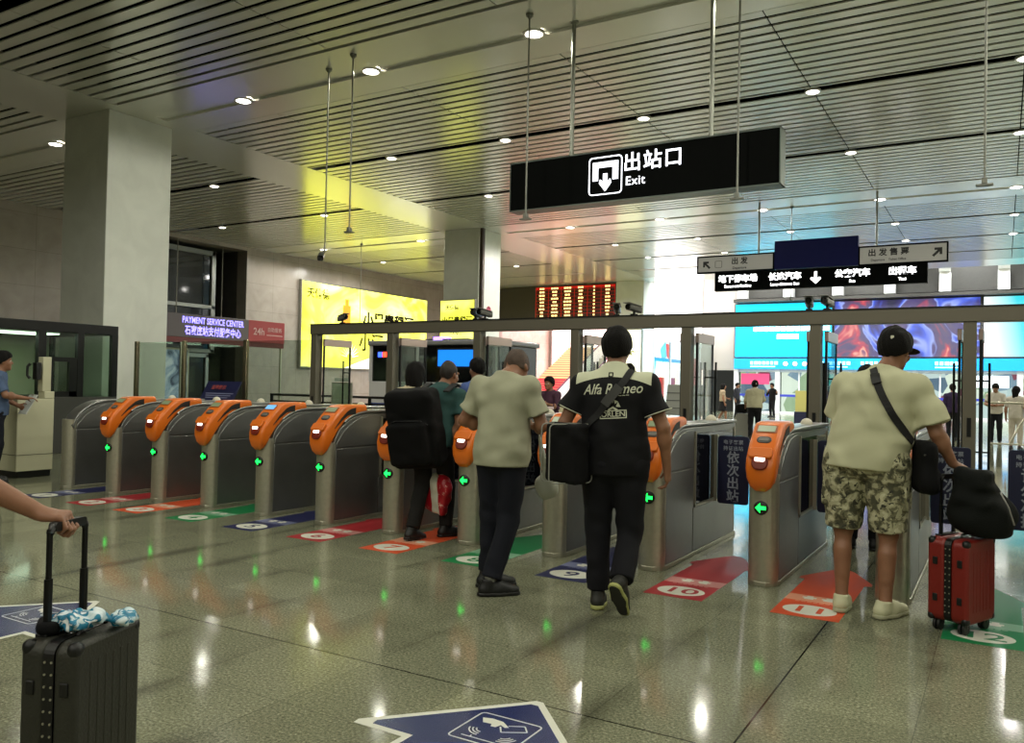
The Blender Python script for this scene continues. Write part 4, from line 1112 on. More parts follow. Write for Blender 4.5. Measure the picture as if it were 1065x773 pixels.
for y, c, z0, z1 in ((-2.4, '#d04436', .0, 2.0), (-.6, '#b06a86', 1.0, 2.0), (2.2, '#f2d93a', .3, 3.9), (3.6, '#cf3a48', 1.6, 3.3)):
    b = MB(); b.box(-.22, -.18, y-.45, y+.45, z0, z1); b.build('colour_panel', glow('panel_'+c[1:], c, 1.5), t)
b = MB(); b.box(-.22, -.18, -3.5, 1.2, 2.9, 3.1); b.build('blue_strip', glow('strip_blue', '#4ba4e6', 1.6), t)
for y in (-4.1, -1.4, 1.35, 4.0):
    b = MB(); b.box(-.1, 0, y-.06, y+.06, 0, 4.1); b.build('post', M_SHOPCOL, t)
b = MB(); b.box(-.06, -.05, -4.1, 4.0, .05, 4.05); b.build('glass', M_GLASS, t)

# stair hall behind the departure board: two lit flights with a white balustrade between
M_TREADR = mat('tread_red', '#c23a48', .4, emit='#ff4058', es=.9); M_TREADP = mat('tread_peach', '#e0b48a', .4, emit='#ffcf9a', es=.9)
def stair(label, x0, x1, m, y0=42.6, n=26):
    t = thing('staircase', label, 'staircase', ((x0+x1)/2, y0, 0)); w = (x1-x0)/2
    b = MB()
    prof = []
    for i in range(n): prof += [(i*.30, i*.155), (i*.30, (i+1)*.155)]
    prof += [(n*.30, n*.155), (n*.30, 0)]
    b.prism(prof, -w, w, 'x'); b.build('steps', mat('step_'+m.name, '#b0454f' if 'red' in m.name else '#d0a888', .5), t)
    for i0, i1, mm in ((0, 12, M_TREADR), (12, n, m)):
        b = MB()
        for i in range(i0, i1): b.box(-w+.02, w-.02, i*.30-.012, i*.30, i*.155+.02, (i+1)*.155-.035)
        b.build('lit_risers', mm, t)
    return t
stair('flight of steps lit red below and peach above at the side of the stair hall', -25.5, -22.7, M_TREADP)
stair('flight of red lit steps rising behind the departure board', -20.9, -18.3, M_TREADR)
t = thing('escalator_balustrade', 'white escalator balustrade rising between the two lit flights', 'escalator', (-21.75, 42.6, 0))
b = MB(); b.prism([(0, 0), (7.8, 4.03), (7.8, 5.0), (0, .97)], -.75, -.62, 'x'); b.prism([(0, 0), (7.8, 4.03), (7.8, 5.0), (0, .97)], .62, .75, 'x'); b.build('side_panels', mat('escalator_white', '#ece6e2', .3, emit='#fff0ec', es=.8), t)
b = MB()
for s in (-.685, .685): b.tube([(s, -.1, .5), (s, 0, 1.0), (s, 7.8, 5.03)], .05, 10)
b.build('handrails', mat('handrail_plum', '#6b3550', .4), t, smooth=True)
b = MB(); prof = []
for i in range(20): prof += [(i*.39, i*.2015), (i*.39, (i+1)*.2015)]
prof += [(7.8, 4.03), (7.8, 0)]
b.prism(prof, -.6, .6, 'x'); b.build('moving_steps', M_STEEL, t)
t = thing('light_wall', 'glowing white and pink light wall at the top of the stairs', 'billboard', (-22.2, 52.2, 0))
b = MB(); b.box(-5.6, 5.6, -.1, .05, .3, 7.2); b.build('housing', M_SHOPCOL, t)
b = MB(); b.box(-5.5, 5.5, -.12, -.1, .4, 7.1); b.build('lit_face', m_ad('pink_light', [(.3, '#ffb0aa'), (.5, '#ffdcd6'), (.7, '#fff0ee')], 5, .25), t)
t = thing('red_light_panel', 'red glowing panel standing at the foot of the stairs', 'lit panel', (-25.3, 42.3, 0))
b = MB(); b.box(-.25, .25, -.05, .05, 0, 3.2); b.build('housing', M_SHOPCOL, t); b = MB(); b.box(-.22, .22, -.06, -.05, .1, 3.1); b.build('lit_face', glow('panel_red', '#f0606a', 1.6), t)

# light panels added under the high far ceiling to brighten the hall
for i in range(4):
    x = -12.5+i*5.5
    t = thing('added_light_panel', 'added broad light panel under the high far ceiling, %s from the billboard wall' % ordn[i], 'added lamp', (x, 46.5, 9.75), 0, 'added light panels of the far hall')
    b = MB(); b.box(-1.25, 1.25, -3, 3, -.02, .2); b.build('housing', M_SHOPCOL, t); b = MB(); b.box(-1.2, 1.2, -2.95, 2.95, -.03, -.02); b.build('diffuser', glow('linear_white', '#ffffff', 3), t)
    l = bpy.data.lights.new('panel_fill', 'AREA'); l.shape = 'RECTANGLE'; l.size = 2.3; l.size_y = 6; l.energy = 1100; l.color = (.93, .97, 1)
    o = bpy.data.objects.new('panel_fill', l); COL.objects.link(o); o.location = (x, 46.5, 9.7)
l = bpy.data.lights.new('stair_fill', 'AREA'); l.shape = 'RECTANGLE'; l.size = 8; l.size_y = 6; l.energy = 1500; l.color = (1, .76, .73)  # added pink fill lamp without a fixture, brightens the stair hall
o = bpy.data.objects.new('stair_fill', l); COL.objects.link(o); o.location = (-22.2, 46.5, 9.9)

# small furniture of the halls
t = thing('help_desk', 'pale pink help desk beyond the portal', 'desk', (-7.25, 12.6, 0))
b = MB(); b.box(-.6, .45, -.28, .28, .98, 1.03); b.build('top', mat('desk_pale', '#cbb0ae', .35), t, bevel=.006)
b = MB(); b.box(-.55, .40, -.26, -.23, .72, .98); b.build('front_panel', MATS['desk_pale'], t)
for x, y in ((-.55, -.24), (.38, -.24), (-.55, .22), (.38, .22)):
    b = MB(); b.box(x, x+.05, y, y+.05, 0, .98); b.build('leg', M_CHAR, t)
t = thing('info_board', 'grey slatted notice board beyond the portal, behind the black-shirted man', 'notice board', (-4.15, 11.9, 0))
b = MB(); b.M = Matrix.Rotation(-.25, 4, 'X'); b.box(-.33, .27, -.02, .02, 1.02, 1.5); b.build('board', mat('info_grey', '#8d8e86', .5), t, bevel=.01)
b = MB(); b.M = Matrix.Rotation(-.25, 4, 'X')
for i in range(3): b.box(-.33, .27, -.024, -.02, 1.12+.12*i, 1.128+.12*i)
b.build('row_lines', M_CHAR, t)
b = MB(); b.bar((-.05, .25, 0), (-.05, .27, 1.1), .05, .05); b.box(-.3, .25, .05, .5, 0, .02); b.build('stand', M_CHAR, t)
t = thing('floor_sign', 'small yellow board on a navy base in the far hall', 'sign', (-6.95, 34.5, 0))
b = MB(); b.box(-.24, .24, -.04, .04, .55, 1.4); b.build('yellow_board', mat('board_yellow', '#b9b36a', .5), t, bevel=.01); b = MB(); b.box(-.27, .27, -.1, .1, 0, .55); b.build('navy_base', M_NAVY, t, bevel=.01)
# chrome queue rail with bent tubes near the right-hand shops
t = thing('queue_rail', 'bright steel crowd rail with slanted tubes in the far hall', 'railing', (.5, 21.5, 0))
b = MB()
b.tube([(-.75, 0, 0), (-.75, 0, 1.25)], .025, 10); b.tube([(-.75, 0, 1.22), (2.4, 0, 1.22)], .025, 10); b.tube([(-.75, 0, .3), (2.4, 0, .3)], .02, 10); b.tube([(2.4, 0, 0), (2.4, 0, 1.25)], .025, 10)
b.build('frame_tubes', M_STEEL, t, smooth=True)
b = MB(); b.tube([(-.35, 0, .3), (-.15, 0, .75), (.15, 0, 1.22)], .02, 8); b.tube([(.1, 0, .3), (.3, 0, .7), (.7, 0, 1.22)], .02, 8); b.build('slanted_tubes', M_STEEL, t, smooth=True)

# world: faint ambient, everything else is lit by the hall's lamps and added fill
w = bpy.data.worlds.new('World'); SC.world = w; w.use_nodes = True
w.node_tree.nodes['Background'].inputs['Color'].default_value = (.55, .58, .5, 1); w.node_tree.nodes['Background'].inputs['Strength'].default_value = .06
SC.view_settings.view_transform = 'Standard'; SC.view_settings.look = 'None'; SC.view_settings.gamma = 1; SC.view_settings.exposure = 0
try: SC.view_settings.use_curve_mapping = False
except Exception: pass
SC.cycles.max_bounces = 8; SC.cycles.transparent_max_bounces = 24; SC.cycles.sample_clamp_indirect = 6; SC.cycles.sample_clamp_direct = 0
SC.cycles.use_denoising = True
SC.cycles.caustics_reflective = False; SC.cycles.caustics_refractive = False
# ================================================================ PEOPLE
def V3(*a): return np.array(a, float)
def unit(v): v = np.array(v, float); return v/(np.linalg.norm(v)+1e-9)
def m_skin(name, c):
    return mat(name, c, .5, var=.10, vscale=14, bump=.08, bscale=220)
def m_cloth(name, c, var=.03, rough=.85):
    return mat(name, c, rough, var=var, vscale=9, bump=.25, bscale=320, spec=.25)
SKIN_A = m_skin('skin_tan', '#8a6047'); SKIN_B = m_skin('skin_warm', '#8f634a')
HAIR_BLK = mat('hair_black', '#0b0908', .8, spec=.2, bump=.6, bscale=120); HAIR_BUZZ = mat('hair_cropped', '#4a392e', .7, var=.2, vscale=40, bump=.5, bscale=300)
EYE_W = mat('eye_white', '#d8d4cc', .2); EYE_D = mat('eye_dark', '#1a120c', .15)
J0 = dict(pelvis=(0, 0, .95), neck=(0, -.015, 1.475), head=(0, .03, 1.628), shL=(-.178, -.01, 1.41), shR=(.178, -.01, 1.41),
          elL=(-.235, -.045, 1.135), elR=(.235, -.045, 1.135), wrL=(-.25, .03, .885), wrR=(.25, .03, .885),
          hipL=(-.088, 0, .93), hipR=(.088, 0, .93), knL=(-.10, .03, .50), knR=(.10, .03, .50), anL=(-.105, -.03, .085), anR=(.105, -.03, .085))
def person(label, x, y, rz, Ht=1.75, pose=None, girth=1., look=(0, 0), toe=None, footpitch=None, hand=None, shirt=None, trousers=None, shoes=None, hair='short', hairm=None,
           skin=None, cap=None, vox=.008, hipgirth=None, arm=1., z0=0., socks=None, group=None):
    s = Ht/1.75
    J = {k: V3(*v) for k, v in J0.items()}
    for k, v in (pose or {}).items(): J[k] = V3(*v)
    for k in ('shL', 'shR'): J[k] = J[k]-V3(0, 0, .02)
    J = {k: v*s for k, v in J.items()}
    skin = skin or SKIN_A; g = girth; hg = hipgirth or girth
    root = thing('person', label, 'person', (x, y, z0), rz, group)
    P, N, Hc = J['pelvis'], J['neck'], J['head']
    up = unit(N-P); rt = unit(J['shR']-J['shL']); rt = unit(rt-up*(rt@up)); fw = np.cross(up, rt)
    RT = np.stack([rt, fw, up])
    hr = unit(J['hipR']-J['hipL']); hup = V3(0, 0, 1); hfw = np.cross(hup, hr); RH = np.stack([hr, hfw, hup])
    L = np.linalg.norm(N-P)
    # head frame
    ya, pi_ = math.radians(look[0]), math.radians(look[1])
    hf = V3(-math.sin(ya)*math.cos(pi_), math.cos(ya)*math.cos(pi_), math.sin(pi_)); hx = unit(np.cross(hf, (0, 0, 1))); hu = np.cross(hx, hf)
    RHd = np.stack([hx, hf, hu])
    def hd(a, b, c): return Hc+(hx*a+hf*b+hu*c)*s
    toe = toe or {}; footpitch = footpitch or {}; hand = hand or {}
    pts = np.stack(list(J.values())); lo = pts.min(0)-V3(.26, .30, .12)*s; hi = pts.max(0)+V3(.26, .34, .17)*s; lo[2] = min(lo[2], -.03)
    def torso(v, e=0., k=.05, lower=True):
        v.ell(P+up*L*.02, V3(.160*hg, .118*hg, .135)*s+e, RT, k)
        v.ell(P+up*L*.27, V3(.142*g, .108*g, .16)*s+e, RT, k)
        v.ell(P+up*L*.62-fw*.005*s, V3(.158*g, .112*g, .175)*s+e, RT, k)
        for a in ('shL', 'shR'):
            v.ell(J[a], V3(.046, .046, .046)*s+e, None, k)
            v.cap(N-up*.040*s, J[a], .050*s+e, .043*s+e, k)
        v.ell(P+up*L*.77-fw*.03*s, V3(.145*g, .075*g, .09)*s+e, RT, k)
        v.cap(N+up*.02*s, N-up*.08*s, .056*s+e*.55, .066*s+e*.6, k)
    def _dummy(): pass
    def legs(v, e=(0, 0, 0), k=.03, toan=True):
        for a in 'LR':
            v.cap(J['hip'+a], J['kn'+a], .083*hg*s+e[0], .056*s+e[1], k)
            if toan:
                v.cap(J['kn'+a], J['an'+a], .052*s+e[1], .036*s+e[2], k)
                mid = J['kn'+a]*.68+J['an'+a]*.32; bk = unit(np.cross(unit(J['an'+a]-J['kn'+a]), (1, 0, 0)))
                bk = -bk if bk[1] > 0 else bk
                v.cap(mid+bk*.016*s, mid*.5+J['an'+a]*.5+bk*.008*s, .047*s+e[1], .034*s+e[2], k)
    # ---------------- body
    v = Vol(lo, hi, vox)
    torso(v); legs(v)
    v.cap(N-up*.03*s, hd(0, -.025, -.06), .056*s, .053*s, .03)
    v.ell(hd(0, -.012, .022), V3(.077, .098, .104)*s, RHd, .02)
    v.ell(hd(0, .030, -.055), V3(.057, .068, .072)*s, RHd, .03)
    v.ell(hd(0, .078, .030), V3(.052, .020, .020)*s, RHd, .02)                    # brow
    v.cap(hd(0, .088, .012), hd(0, .108, -.022), .010*s, .016*s, .012)             # nose
    v.ell(hd(0, .088, -.062), V3(.024, .012, .011)*s, RHd, .008)                   # lips
    v.ell(hd(0, .078, -.100), V3(.024, .022, .020)*s, RHd, .02)                    # chin
    for sg in (-1, 1):
        v.ell(hd(sg*.031, .098, .008), V3(.017, .014, .012)*s, RHd, .012, sub=True)
        v.ell(hd(sg*.079, -.012, -.004), V3(.010, .021, .033)*s, RHd, .008)
        v.ell(hd(sg*.045, .065, -.025), V3(.022, .022, .024)*s, RHd, .02)
    for a, sg in (('L', -1), ('R', 1)):
        S, E, W = J['sh'+a], J['el'+a], J['wr'+a]
        v.ell(S, V3(.048, .048, .05)*s, None, .03)
        v.cap(S, E, .052*g**.5*s, .040*arm*s, .02); v.cap(E, W, .043*arm*s, .027*s, .014)
        v.ell(E*.72+W*.28, V3(.045*arm, .045*arm, .06)*s, None, .02)
        h = hand.get(a, {})
        fd = unit(h.get('dir', W-E)); pn = unit(h.get('palm', V3(-sg, 0, 0))); pn = unit(pn-fd*(pn@fd)); sd = np.cross(fd, pn)  # sd: towards thumb side (fixed below)
        if 'thumb' in h: sd = sd if sd@np.array(h['thumb'], float) > 0 else -sd
        else: sd = sd if sd[1] > 0 else -sd
        curl = h.get('curl', 28.)
        rr = .0086*s
        v.cap(W, W+fd*.03*s, .026*s, .028*s, .015, flat=(pn, .75))
        pc = W+fd*.052*s
        v.box(pc, V3(.042, .038, .0135)*s, np.stack([fd, sd, pn]), .013*s, .016)
        for i, (off, ln) in enumerate(((.030, .092), (.010, .102), (-.010, .095), (-.029, .074))):
            p0 = W+fd*.084*s+sd*off*s; ang = 0.; ln *= s
            d = unit(fd+sd*off*1.6)
            for q, fr in enumerate((.46, .30, .24)):
                ang += math.radians(curl*(1.15 if q else .8)+i*2.5)
                dd = d*math.cos(ang)+pn*math.sin(ang); p1 = p0+dd*ln*fr
                v.cap(p0, p1, rr*(1.06-.12*q), rr*(.94-.12*q), .005); p0 = p1
        tb = W+fd*.022*s+sd*.030*s; td = unit(fd*.62+sd*.72+pn*h.get('thumb_in', .35)); t1 = tb+td*.042*s; t2 = t1+unit(fd*.85+sd*.25+pn*(.35+h.get('thumb_in', .35)))*.034*s; t3 = t2+unit(fd*.8+pn*(.4+h.get('thumb_in', .35)))*.026*s
        v.cap(tb, t1, .0145*s, .011*s, .012); v.cap(t1, t2, .0108*s, .0098*s, .005); v.cap(t2, t3, .0098*s, .008*s, .004)
        J['pc'+a] = pc+pn*.02*s; J['fd'+a] = fd
        # foot inside the shoe
        A = J['an'+a]; t_ = math.radians(toe.get(a, -sg*-8)); d = V3(math.sin(t_), math.cos(t_), 0)
        fp = math.radians(footpitch.get(a, 0)); d3 = d*math.cos(fp)+V3(0, 0, -math.sin(fp)); u3 = d*math.sin(fp)+V3(0, 0, math.cos(fp))
        J['ft'+a] = (A, d3, u3)
        v.cap(A, A-u3*.05*s-d3*.02*s, .034*s, .03*s, .02); v.cap(A-u3*.045*s, A+d3*.13*s-u3*.058*s, .032*s, .024*s, .02, flat=(u3, .8))
    body = v.mesh('body', skin, root)
    eyes = MB()
    for sg in (-1, 1):
        e = MB(); e.ball(hd(sg*.031, .080, .008), .0125*s, 12, 8); eo = e.build('eye', EYE_W, body, smooth=True)
        e = MB(); e.ball(hd(sg*.031, .0885, .008), .0062*s, 10, 6); e.build('iris', EYE_D, eo, smooth=True)
    # ---------------- hair
    if hair:
        v = Vol(Hc-V3(.2, .24, .34)*s, Hc+V3(.2, .2, .2)*s, vox*.9)
        hm = hairm or (HAIR_BUZZ if hair == 'buzz' else HAIR_BLK)
        if hair in ('short', 'buzz'):
            e = .022 if hair == 'short' else .006
            v.ell(hd(0, -.014, .028), (V3(.077, .098, .104)+e)*s, RHd, .01)
            if hair == 'short': v.ell(hd(0, .03, .075), V3(.075, .075, .065)*s, RHd, .03)
            n_ = unit(hf*.72-hu)
            v.cut(hd(0, .0, -.008), n_)
        elif hair == 'bob':
            v.ell(hd(0, -.02, .02), V3(.108, .122, .124)*s, RHd, .02); v.ell(hd(0, -.055, -.10), V3(.105, .085, .13)*s, RHd, .05)
            v.box(hd(0, .12, -.09), V3(.075, .10, .13)*s, RHd, .03, .02, sub=True)
        elif hair == 'long':
            v.ell(hd(0, -.02, .02), V3(.100, .118, .122)*s, RHd, .02); v.cap(hd(0, -.09, -.02), hd(0, -.13, -.26), .085*s, .06*s, .05, flat=(hf, .6))
            v.box(hd(0, .12, -.09), V3(.07, .10, .13)*s, RHd, .03, .02, sub=True)
        v.ripple(.0026*s, [(hx*95+hu*22, .8), (hf*70+hu*40, .7), (hx*160-hf*90, .6)], 3)
        v.mesh('hair', hm, root)
    if cap:
        v = Vol(Hc-V3(.22, .25, .12)*s, Hc+V3(.22, .3, .22)*s, vox*.8)
        v.ell(hd(0, -.014, .034), V3(.092, .113, .112)*s, RHd, .01)
        v.cut(hd(0, 0, .012), unit(-hu-hf*.05))
        v.cap(hd(-.032, .09, .028), hd(.032, .09, .028), .075*s, .075*s, .012, flat=(hu, .12))
        c = v.mesh('cap', cap, root)
        b = MB(); b.ball(hd(0, -.014, .147), .010*s, 10, 6); b.build('cap_button', cap, c, smooth=True)
        b = MB(); q = hd(.036, -.127, .045); b.M = Matrix.Translation(tuple(q)) @ Matrix.Rotation(.3, 4, 'Z'); b.prism(rrect(.02, .02, .004, 2), -.004, .002, 'y'); b.build('cap_emblem', mat('cap_emblem', '#d9d6c4', .5), c)
    # ---------------- clothing
    out = dict(root=root, J=J, body=body, s=s, rt=rt, fw=fw, up=up, hd=hd)
    if shirt:
        v = Vol(lo, hi, max(vox, .0085)); e = shirt.get('e', .017)
        torso(v, e, .06)
        hem = shirt.get('hem', -.06)
        v.cap(P+up*.16*s, P+up*(hem-.06)*s, .148*hg*s+e, .158*hg*s+e*1.2, .07, flat=(fw, .80))
        sl = shirt.get('sleeve', .62)
        caps = []; vt = v; v = Vol(lo, hi, vt.h); v.lo = vt.lo
        for a in 'LR':
            S, E, W = J['sh'+a], J['el'+a], J['wr'+a]
            if sl <= 1: q = S+(E-S)*sl; v.cap(S-up*.012*s, q+(E-S)*.12, .054*g**.5*s+e*.3, shirt.get('rs', .072)*s, .035); caps.append((q, unit(E-S), a))
            else:
                v.cap(S, E, .066*s+e*.3, .056*s, .03); q = E+(W-E)*(sl-1); v.cap(E, q, .056*s, .042*s, .02); caps.append((q, unit(W-E), a))
        gg = v.grid()
        for q, d, a in caps:
            dist = sum((gg[i]-q[i])*float(d[i]) for i in range(3)); r2 = sum((gg[i]-q[i])**2 for i in range(3))
            v.V = np.where((dist > 0) & (r2 < (.3*s)**2) & ((gg[0]*0+gg[1]*0+gg[2]*0+(gg[0]-P[0])*rt[0]+(gg[1]-P[1])*rt[1]+(gg[2]-P[2])*rt[2])*(1 if a == 'R' else -1) > 0), np.maximum(v.V, dist), v.V)
        kk = .03; hh = np.maximum(kk-np.abs(v.V-vt.V), 0)/kk; vt.V = np.minimum(v.V, vt.V)-hh*hh*kk*.25; v = vt
        fs = shirt.get('fold', .0045)*s
        v.ripple(fs, [(up*9+rt*31, .7), (up*14-rt*25, .7), (rt*52+up*6, .35), (up*36+rt*22, .4), (up*55-rt*18, .25)], shirt.get('seed', 1))
        v.cut(P+up*hem*s, -up-V3(0, 0, 2.))
        gn = v.grid(); nd = unit(up+fw*.3); q = N+up*shirt.get('neck', .022)*s+fw*.02*s
        dist = sum((gn[i]-q[i])*float(nd[i]) for i in range(3)); r2 = sum((gn[i]-q[i])**2 for i in range(3))
        v.V = np.where((r2 < (.16*s)**2), np.maximum(v.V, dist), v.V)
        sh = v.mesh('shirt', shirt['m'], root)
        out['shirt'] = sh
        b = MB(); ringp = []
        for i in range(20):
            an = 2*PI*i/20; ringp.append(N+up*(shirt.get('neck', .022)-.002)*s+rt*.066*s*math.cos(an)+fw*(.02+.062*math.sin(an))*s-up*.016*s*math.sin(an))
        b.tube(ringp, .0075*s, 8, closed=True); b.build('collar', shirt.get('collar', shirt['m']), sh, smooth=True)
    if trousers:
        v = Vol(lo, hi, max(vox, .0085)); tm = trousers.get('e', .014)
        v.ell(P+up*L*.0-V3(0, 0, .02)*s, V3(.160*hg, .122*hg, .13)*s+tm, RH, .04)
        v.ell(P+up*.10*s, V3(.142*hg, .108*hg, .10)*s+tm, RT, .04)
        ln = trousers.get('len', 2.)
        for a in 'LR':
            hp, kn, an = J['hip'+a], J['kn'+a], J['an'+a]
            if trousers.get('skirt'):
                continue
            if ln <= 1:
                q = hp+(kn-hp)*ln; v.cap(hp, q, .098*hg*s+tm, trousers.get('rh', .098)*s, .012)
            else:
                v.cap(hp, kn, .088*hg*s+tm, .066*s+tm*.6, .03); v.cap(kn, kn+(an-kn)*(ln-1+.02), .064*s+tm*.6, trousers.get('rh', .060)*s, .025)
        if trousers.get('skirt'):
            v.cap(P+V3(0, 0, .02)*s, P+V3(0, 0, -trousers['skirt'])*s, .15*s, .24*s, .04, flat=(hfw, .8))
        v.ripple(trousers.get('fold', .005)*.7*s, [(V3(20, 5, 38), .45), (V3(35, -12, 14), .6), (V3(-30, 20, 18), .6)], trousers.get('seed', 2))
        gg = v.grid()
        if trousers.get('skirt'): v.cut(P+V3(0, 0, -trousers['skirt'])*s, (0, 0, -1))
        for a in 'LR':
            hp, kn, an = J['hip'+a], J['kn'+a], J['an'+a]
            q, d = (hp+(kn-hp)*ln, unit(kn-hp)) if ln <= 1 else (kn+(an-kn)*(ln-1), unit(an-kn))
            if trousers.get('skirt'): continue
            dist = sum((gg[i]-q[i])*float(d[i]) for i in range(3)); r2 = sum((gg[i]-q[i])**2 for i in range(3))
            v.V = np.where((dist > 0) & (r2 < (.2*s)**2), np.maximum(v.V, dist), v.V)
        v.cut(P+up*.13*s, up)
        out['trousers'] = v.mesh('skirt' if trousers.get('skirt') else ('shorts' if ln <= 1 else 'trousers'), trousers['m'], root)
    if shoes:
        for a in 'LR':
            A, d, u = J['ft'+a]; c = np.cross(d, u)
            w0 = A-u*.085*s
            mn = np.minimum(A, A+d*.2*s)-.13*s; mx = np.maximum(A, A+d*.2*s)+.13*s
            v = Vol(mn, mx, min(vox, .007))
            hb = shoes.get('high', .03)
            v.cap(w0-d*.045*s+u*.042*s, w0+d*.05*s+u*.042*s, .040*s, .044*s, .02)
            v.cap(w0+d*.05*s+u*.036*s, w0+d*.165*s+u*.03*s, .044*s, .036*s, .03)
            v.cap(w0-d*.03*s+u*.05*s, w0-d*.02*s+u*(.085+hb)*s, .042*s, .040*s, .02)
            v.cap(A+u*.0*s, w0+d*.10*s+u*.05*s, .036*s, .03*s, .03)
            v.cut(w0+u*.018*s, -u); v.cut(w0-d*.02*s+u*(.085+hb)*s, u)
            so = v.mesh('shoe', shoes['m'], root)
            v = Vol(mn, mx, min(vox, .007))
            v.cap(w0-d*.048*s+u*.012*s, w0+d*.05*s+u*.012*s, .043*s, .047*s, .02); v.cap(w0+d*.05*s+u*.012*s, w0+d*.168*s+u*.012*s, .047*s, .039*s, .03)
            v.cut(w0+u*.026*s, u); v.cut(w0, -u)
            v.mesh('sole', shoes.get('sole', MATS['black_plastic']), so)
            if 'out' in shoes:
                v = Vol(mn, mx, min(vox, .007)); v.cap(w0-d*.046*s+u*.004*s, w0+d*.05*s+u*.004*s, .036*s, .041*s, .02); v.cap(w0+d*.05*s+u*.004*s, w0+d*.162*s+u*.004*s, .041*s, .034*s, .03); v.cut(w0+u*.01*s, u); v.cut(w0-u*.005*s, -u); v.mesh('outsole', shoes['out'], so)
            b = MB()
            for i in range(4):
                q = w0+d*(.045+.022*i)*s+u*(.083-.009*i)*s; b.tube([q-c*.022*s, q+u*.004*s, q+c*.022*s], .0028*s, 6)
            b.build('laces', shoes.get('lace', shoes['m']), so, smooth=True)
            if socks:
                b = MB(); b.lathe([(.040*s, 0), (.041*s, .06*s), (.038*s, .062*s)], tuple(A+V3(0, 0, .0)), 16); b.build('sock', socks, root, smooth=True)
    return out

def bvh_of(o):
    me = o.data; return BVHTree.FromPolygons([v.co.copy() for v in me.vertices], [tuple(p.vertices) for p in me.polygons])
def on_back(bvh, u, z, sgn=-1, off=.004):
    """point on the garment: u across, z up, seen from behind (sgn=-1) or from the front (+1)"""
    hit = bvh.ray_cast(Vector((u, sgn*2, z)), Vector((0, -sgn, 0)))
    if hit[0] is None: return None, None
    return hit[0]+hit[1]*off, hit[1]
def cloth_text(o, bvh, body, size, m, u, z, name, bold=0., shear=0., spacing=1., sx=1., tilt=0., off=.003):
    me = text_mesh(body, size, bold, 'CENTER', shear, spacing, 0.); me.name = name
    bm = bmesh.new(); bm.from_mesh(me)
    bmesh.ops.triangulate(bm, faces=bm.faces); bmesh.ops.subdivide_edges(bm, edges=[e for e in bm.edges if e.calc_length() > .012], cuts=1)
    for v in bm.verts:
        x, y = v.co.x*sx, v.co.y; c, s_ = math.cos(tilt), math.sin(tilt)
        p, n = on_back(bvh, u+x*c-y*s_, z+x*s_+y*c, -1, off)
        if p is not None: v.co = p
        else: v.co = Vector((u+x, -.2, z+y))
    bm.to_mesh(me); bm.free()
    me.materials.clear(); me.materials.append(m)
    r = bpy.data.objects.new(name, me); COL.objects.link(r); r.parent = o
    return r
def cloth_poly(o, bvh, pts, m, name, off=.0028):
    """small flat marks laid on the garment; pts = list of quads/triangles in (u, z)"""
    b = MB()
    for poly in pts:
        q = [on_back(bvh, p[0], p[1], -1, off)[0] for p in poly]
        if any(x is None for x in q): continue
        b.add(q, [tuple(range(len(q)))])
    return b.build(name, m, o)
def strap(bvh, path, w, name, m, parent, th=.006, off=.006):
    """a webbing strap running over the garment; path = [(u, z, side)]"""
    P = []
    for u, z, sd in path:
        p, n = on_back(bvh, u, z, sd, off)
        if p is not None: P.append((p, n))
    for _ in range(2): P = [P[0]]+[((P[i-1][0]+P[i][0]*2+P[i+1][0])/4, (P[i-1][1]+P[i][1]*2+P[i+1][1]).normalized()) for i in range(1, len(P)-1)]+[P[-1]]
    secs = []
    for i, (p, n) in enumerate(P):
        t = (P[min(i+1, len(P)-1)][0]-P[max(i-1, 0)][0]).normalized(); x = t.cross(n).normalized(); n2 = x.cross(t)
        secs.append([p+x*(a*w/2)+n2*b_ for a, b_ in ((-1, 0), (1, 0), (1, th), (-1, th))])
    b = MB(); b.loft(secs); return b.build(name, m, parent), P
def lerp_path(pts, n):
    out = []
    for (a, c) in zip(pts[:-1], pts[1:]):
        for i in range(n): f = i/n; out.append((a[0]+(c[0]-a[0])*f, a[1]+(c[1]-a[1])*f, a[2]))
    out.append(pts[-1]); return out
# ================================================================ THE TRAVELLERS
M_TEE = m_cloth('tee_sage_grey', '#a3a38b'); M_TROUS_BLK = m_cloth('trousers_black', '#15151a'); M_TROUS_NAVY = m_cloth('trousers_dark_navy', '#171922')
M_SHOEBLK = mat('shoe_black', '#0f0f10', .5, bump=.2, bscale=90)
# ---- light grey-green T-shirt, cropped hair, head bowed
teeman = person('man in a sage grey T-shirt and dark trousers waiting with bowed head', -2.92, 4.78, math.radians(6), 1.74,
    pose=dict(pelvis=(0, .0, .955), neck=(.01, .05, 1.45), head=(.03, .155, 1.525), shL=(-.178, .03, 1.405), shR=(.183, .03, 1.405), elL=(-.305, .02, 1.155), wrL=(-.13, .20, 1.10), elR=(.275, .06, 1.135), wrR=(.12, .27, 1.12),
              hipL=(-.085, 0, .93), hipR=(.085, 0, .93), knL=(-.095, .06, .50), knR=(.055, .02, .50), anL=(-.12, .08, .085), anR=(.0, -.13, .085)),
    look=(0, -42), toe=dict(L=48, R=52), hand=dict(L=dict(dir=(.75, .6, .2), palm=(0, -.3, 1), thumb=(0, 1, .5), curl=35), R=dict(dir=(-.75, .5, .2), palm=(0, -.3, 1), thumb=(0, 1, .5), curl=35)),
    shirt=dict(m=M_TEE, sleeve=.70, hem=-.10, rs=.082, e=.024, fold=.0065, seed=4), trousers=dict(m=M_TROUS_NAVY, len=1.93, rh=.068, fold=.006, e=.016), shoes=dict(m=M_SHOEBLK), socks=mat('sock_grey', '#6f6f68', .9), hair='buzz', skin=SKIN_A, girth=1.05, vox=.007)
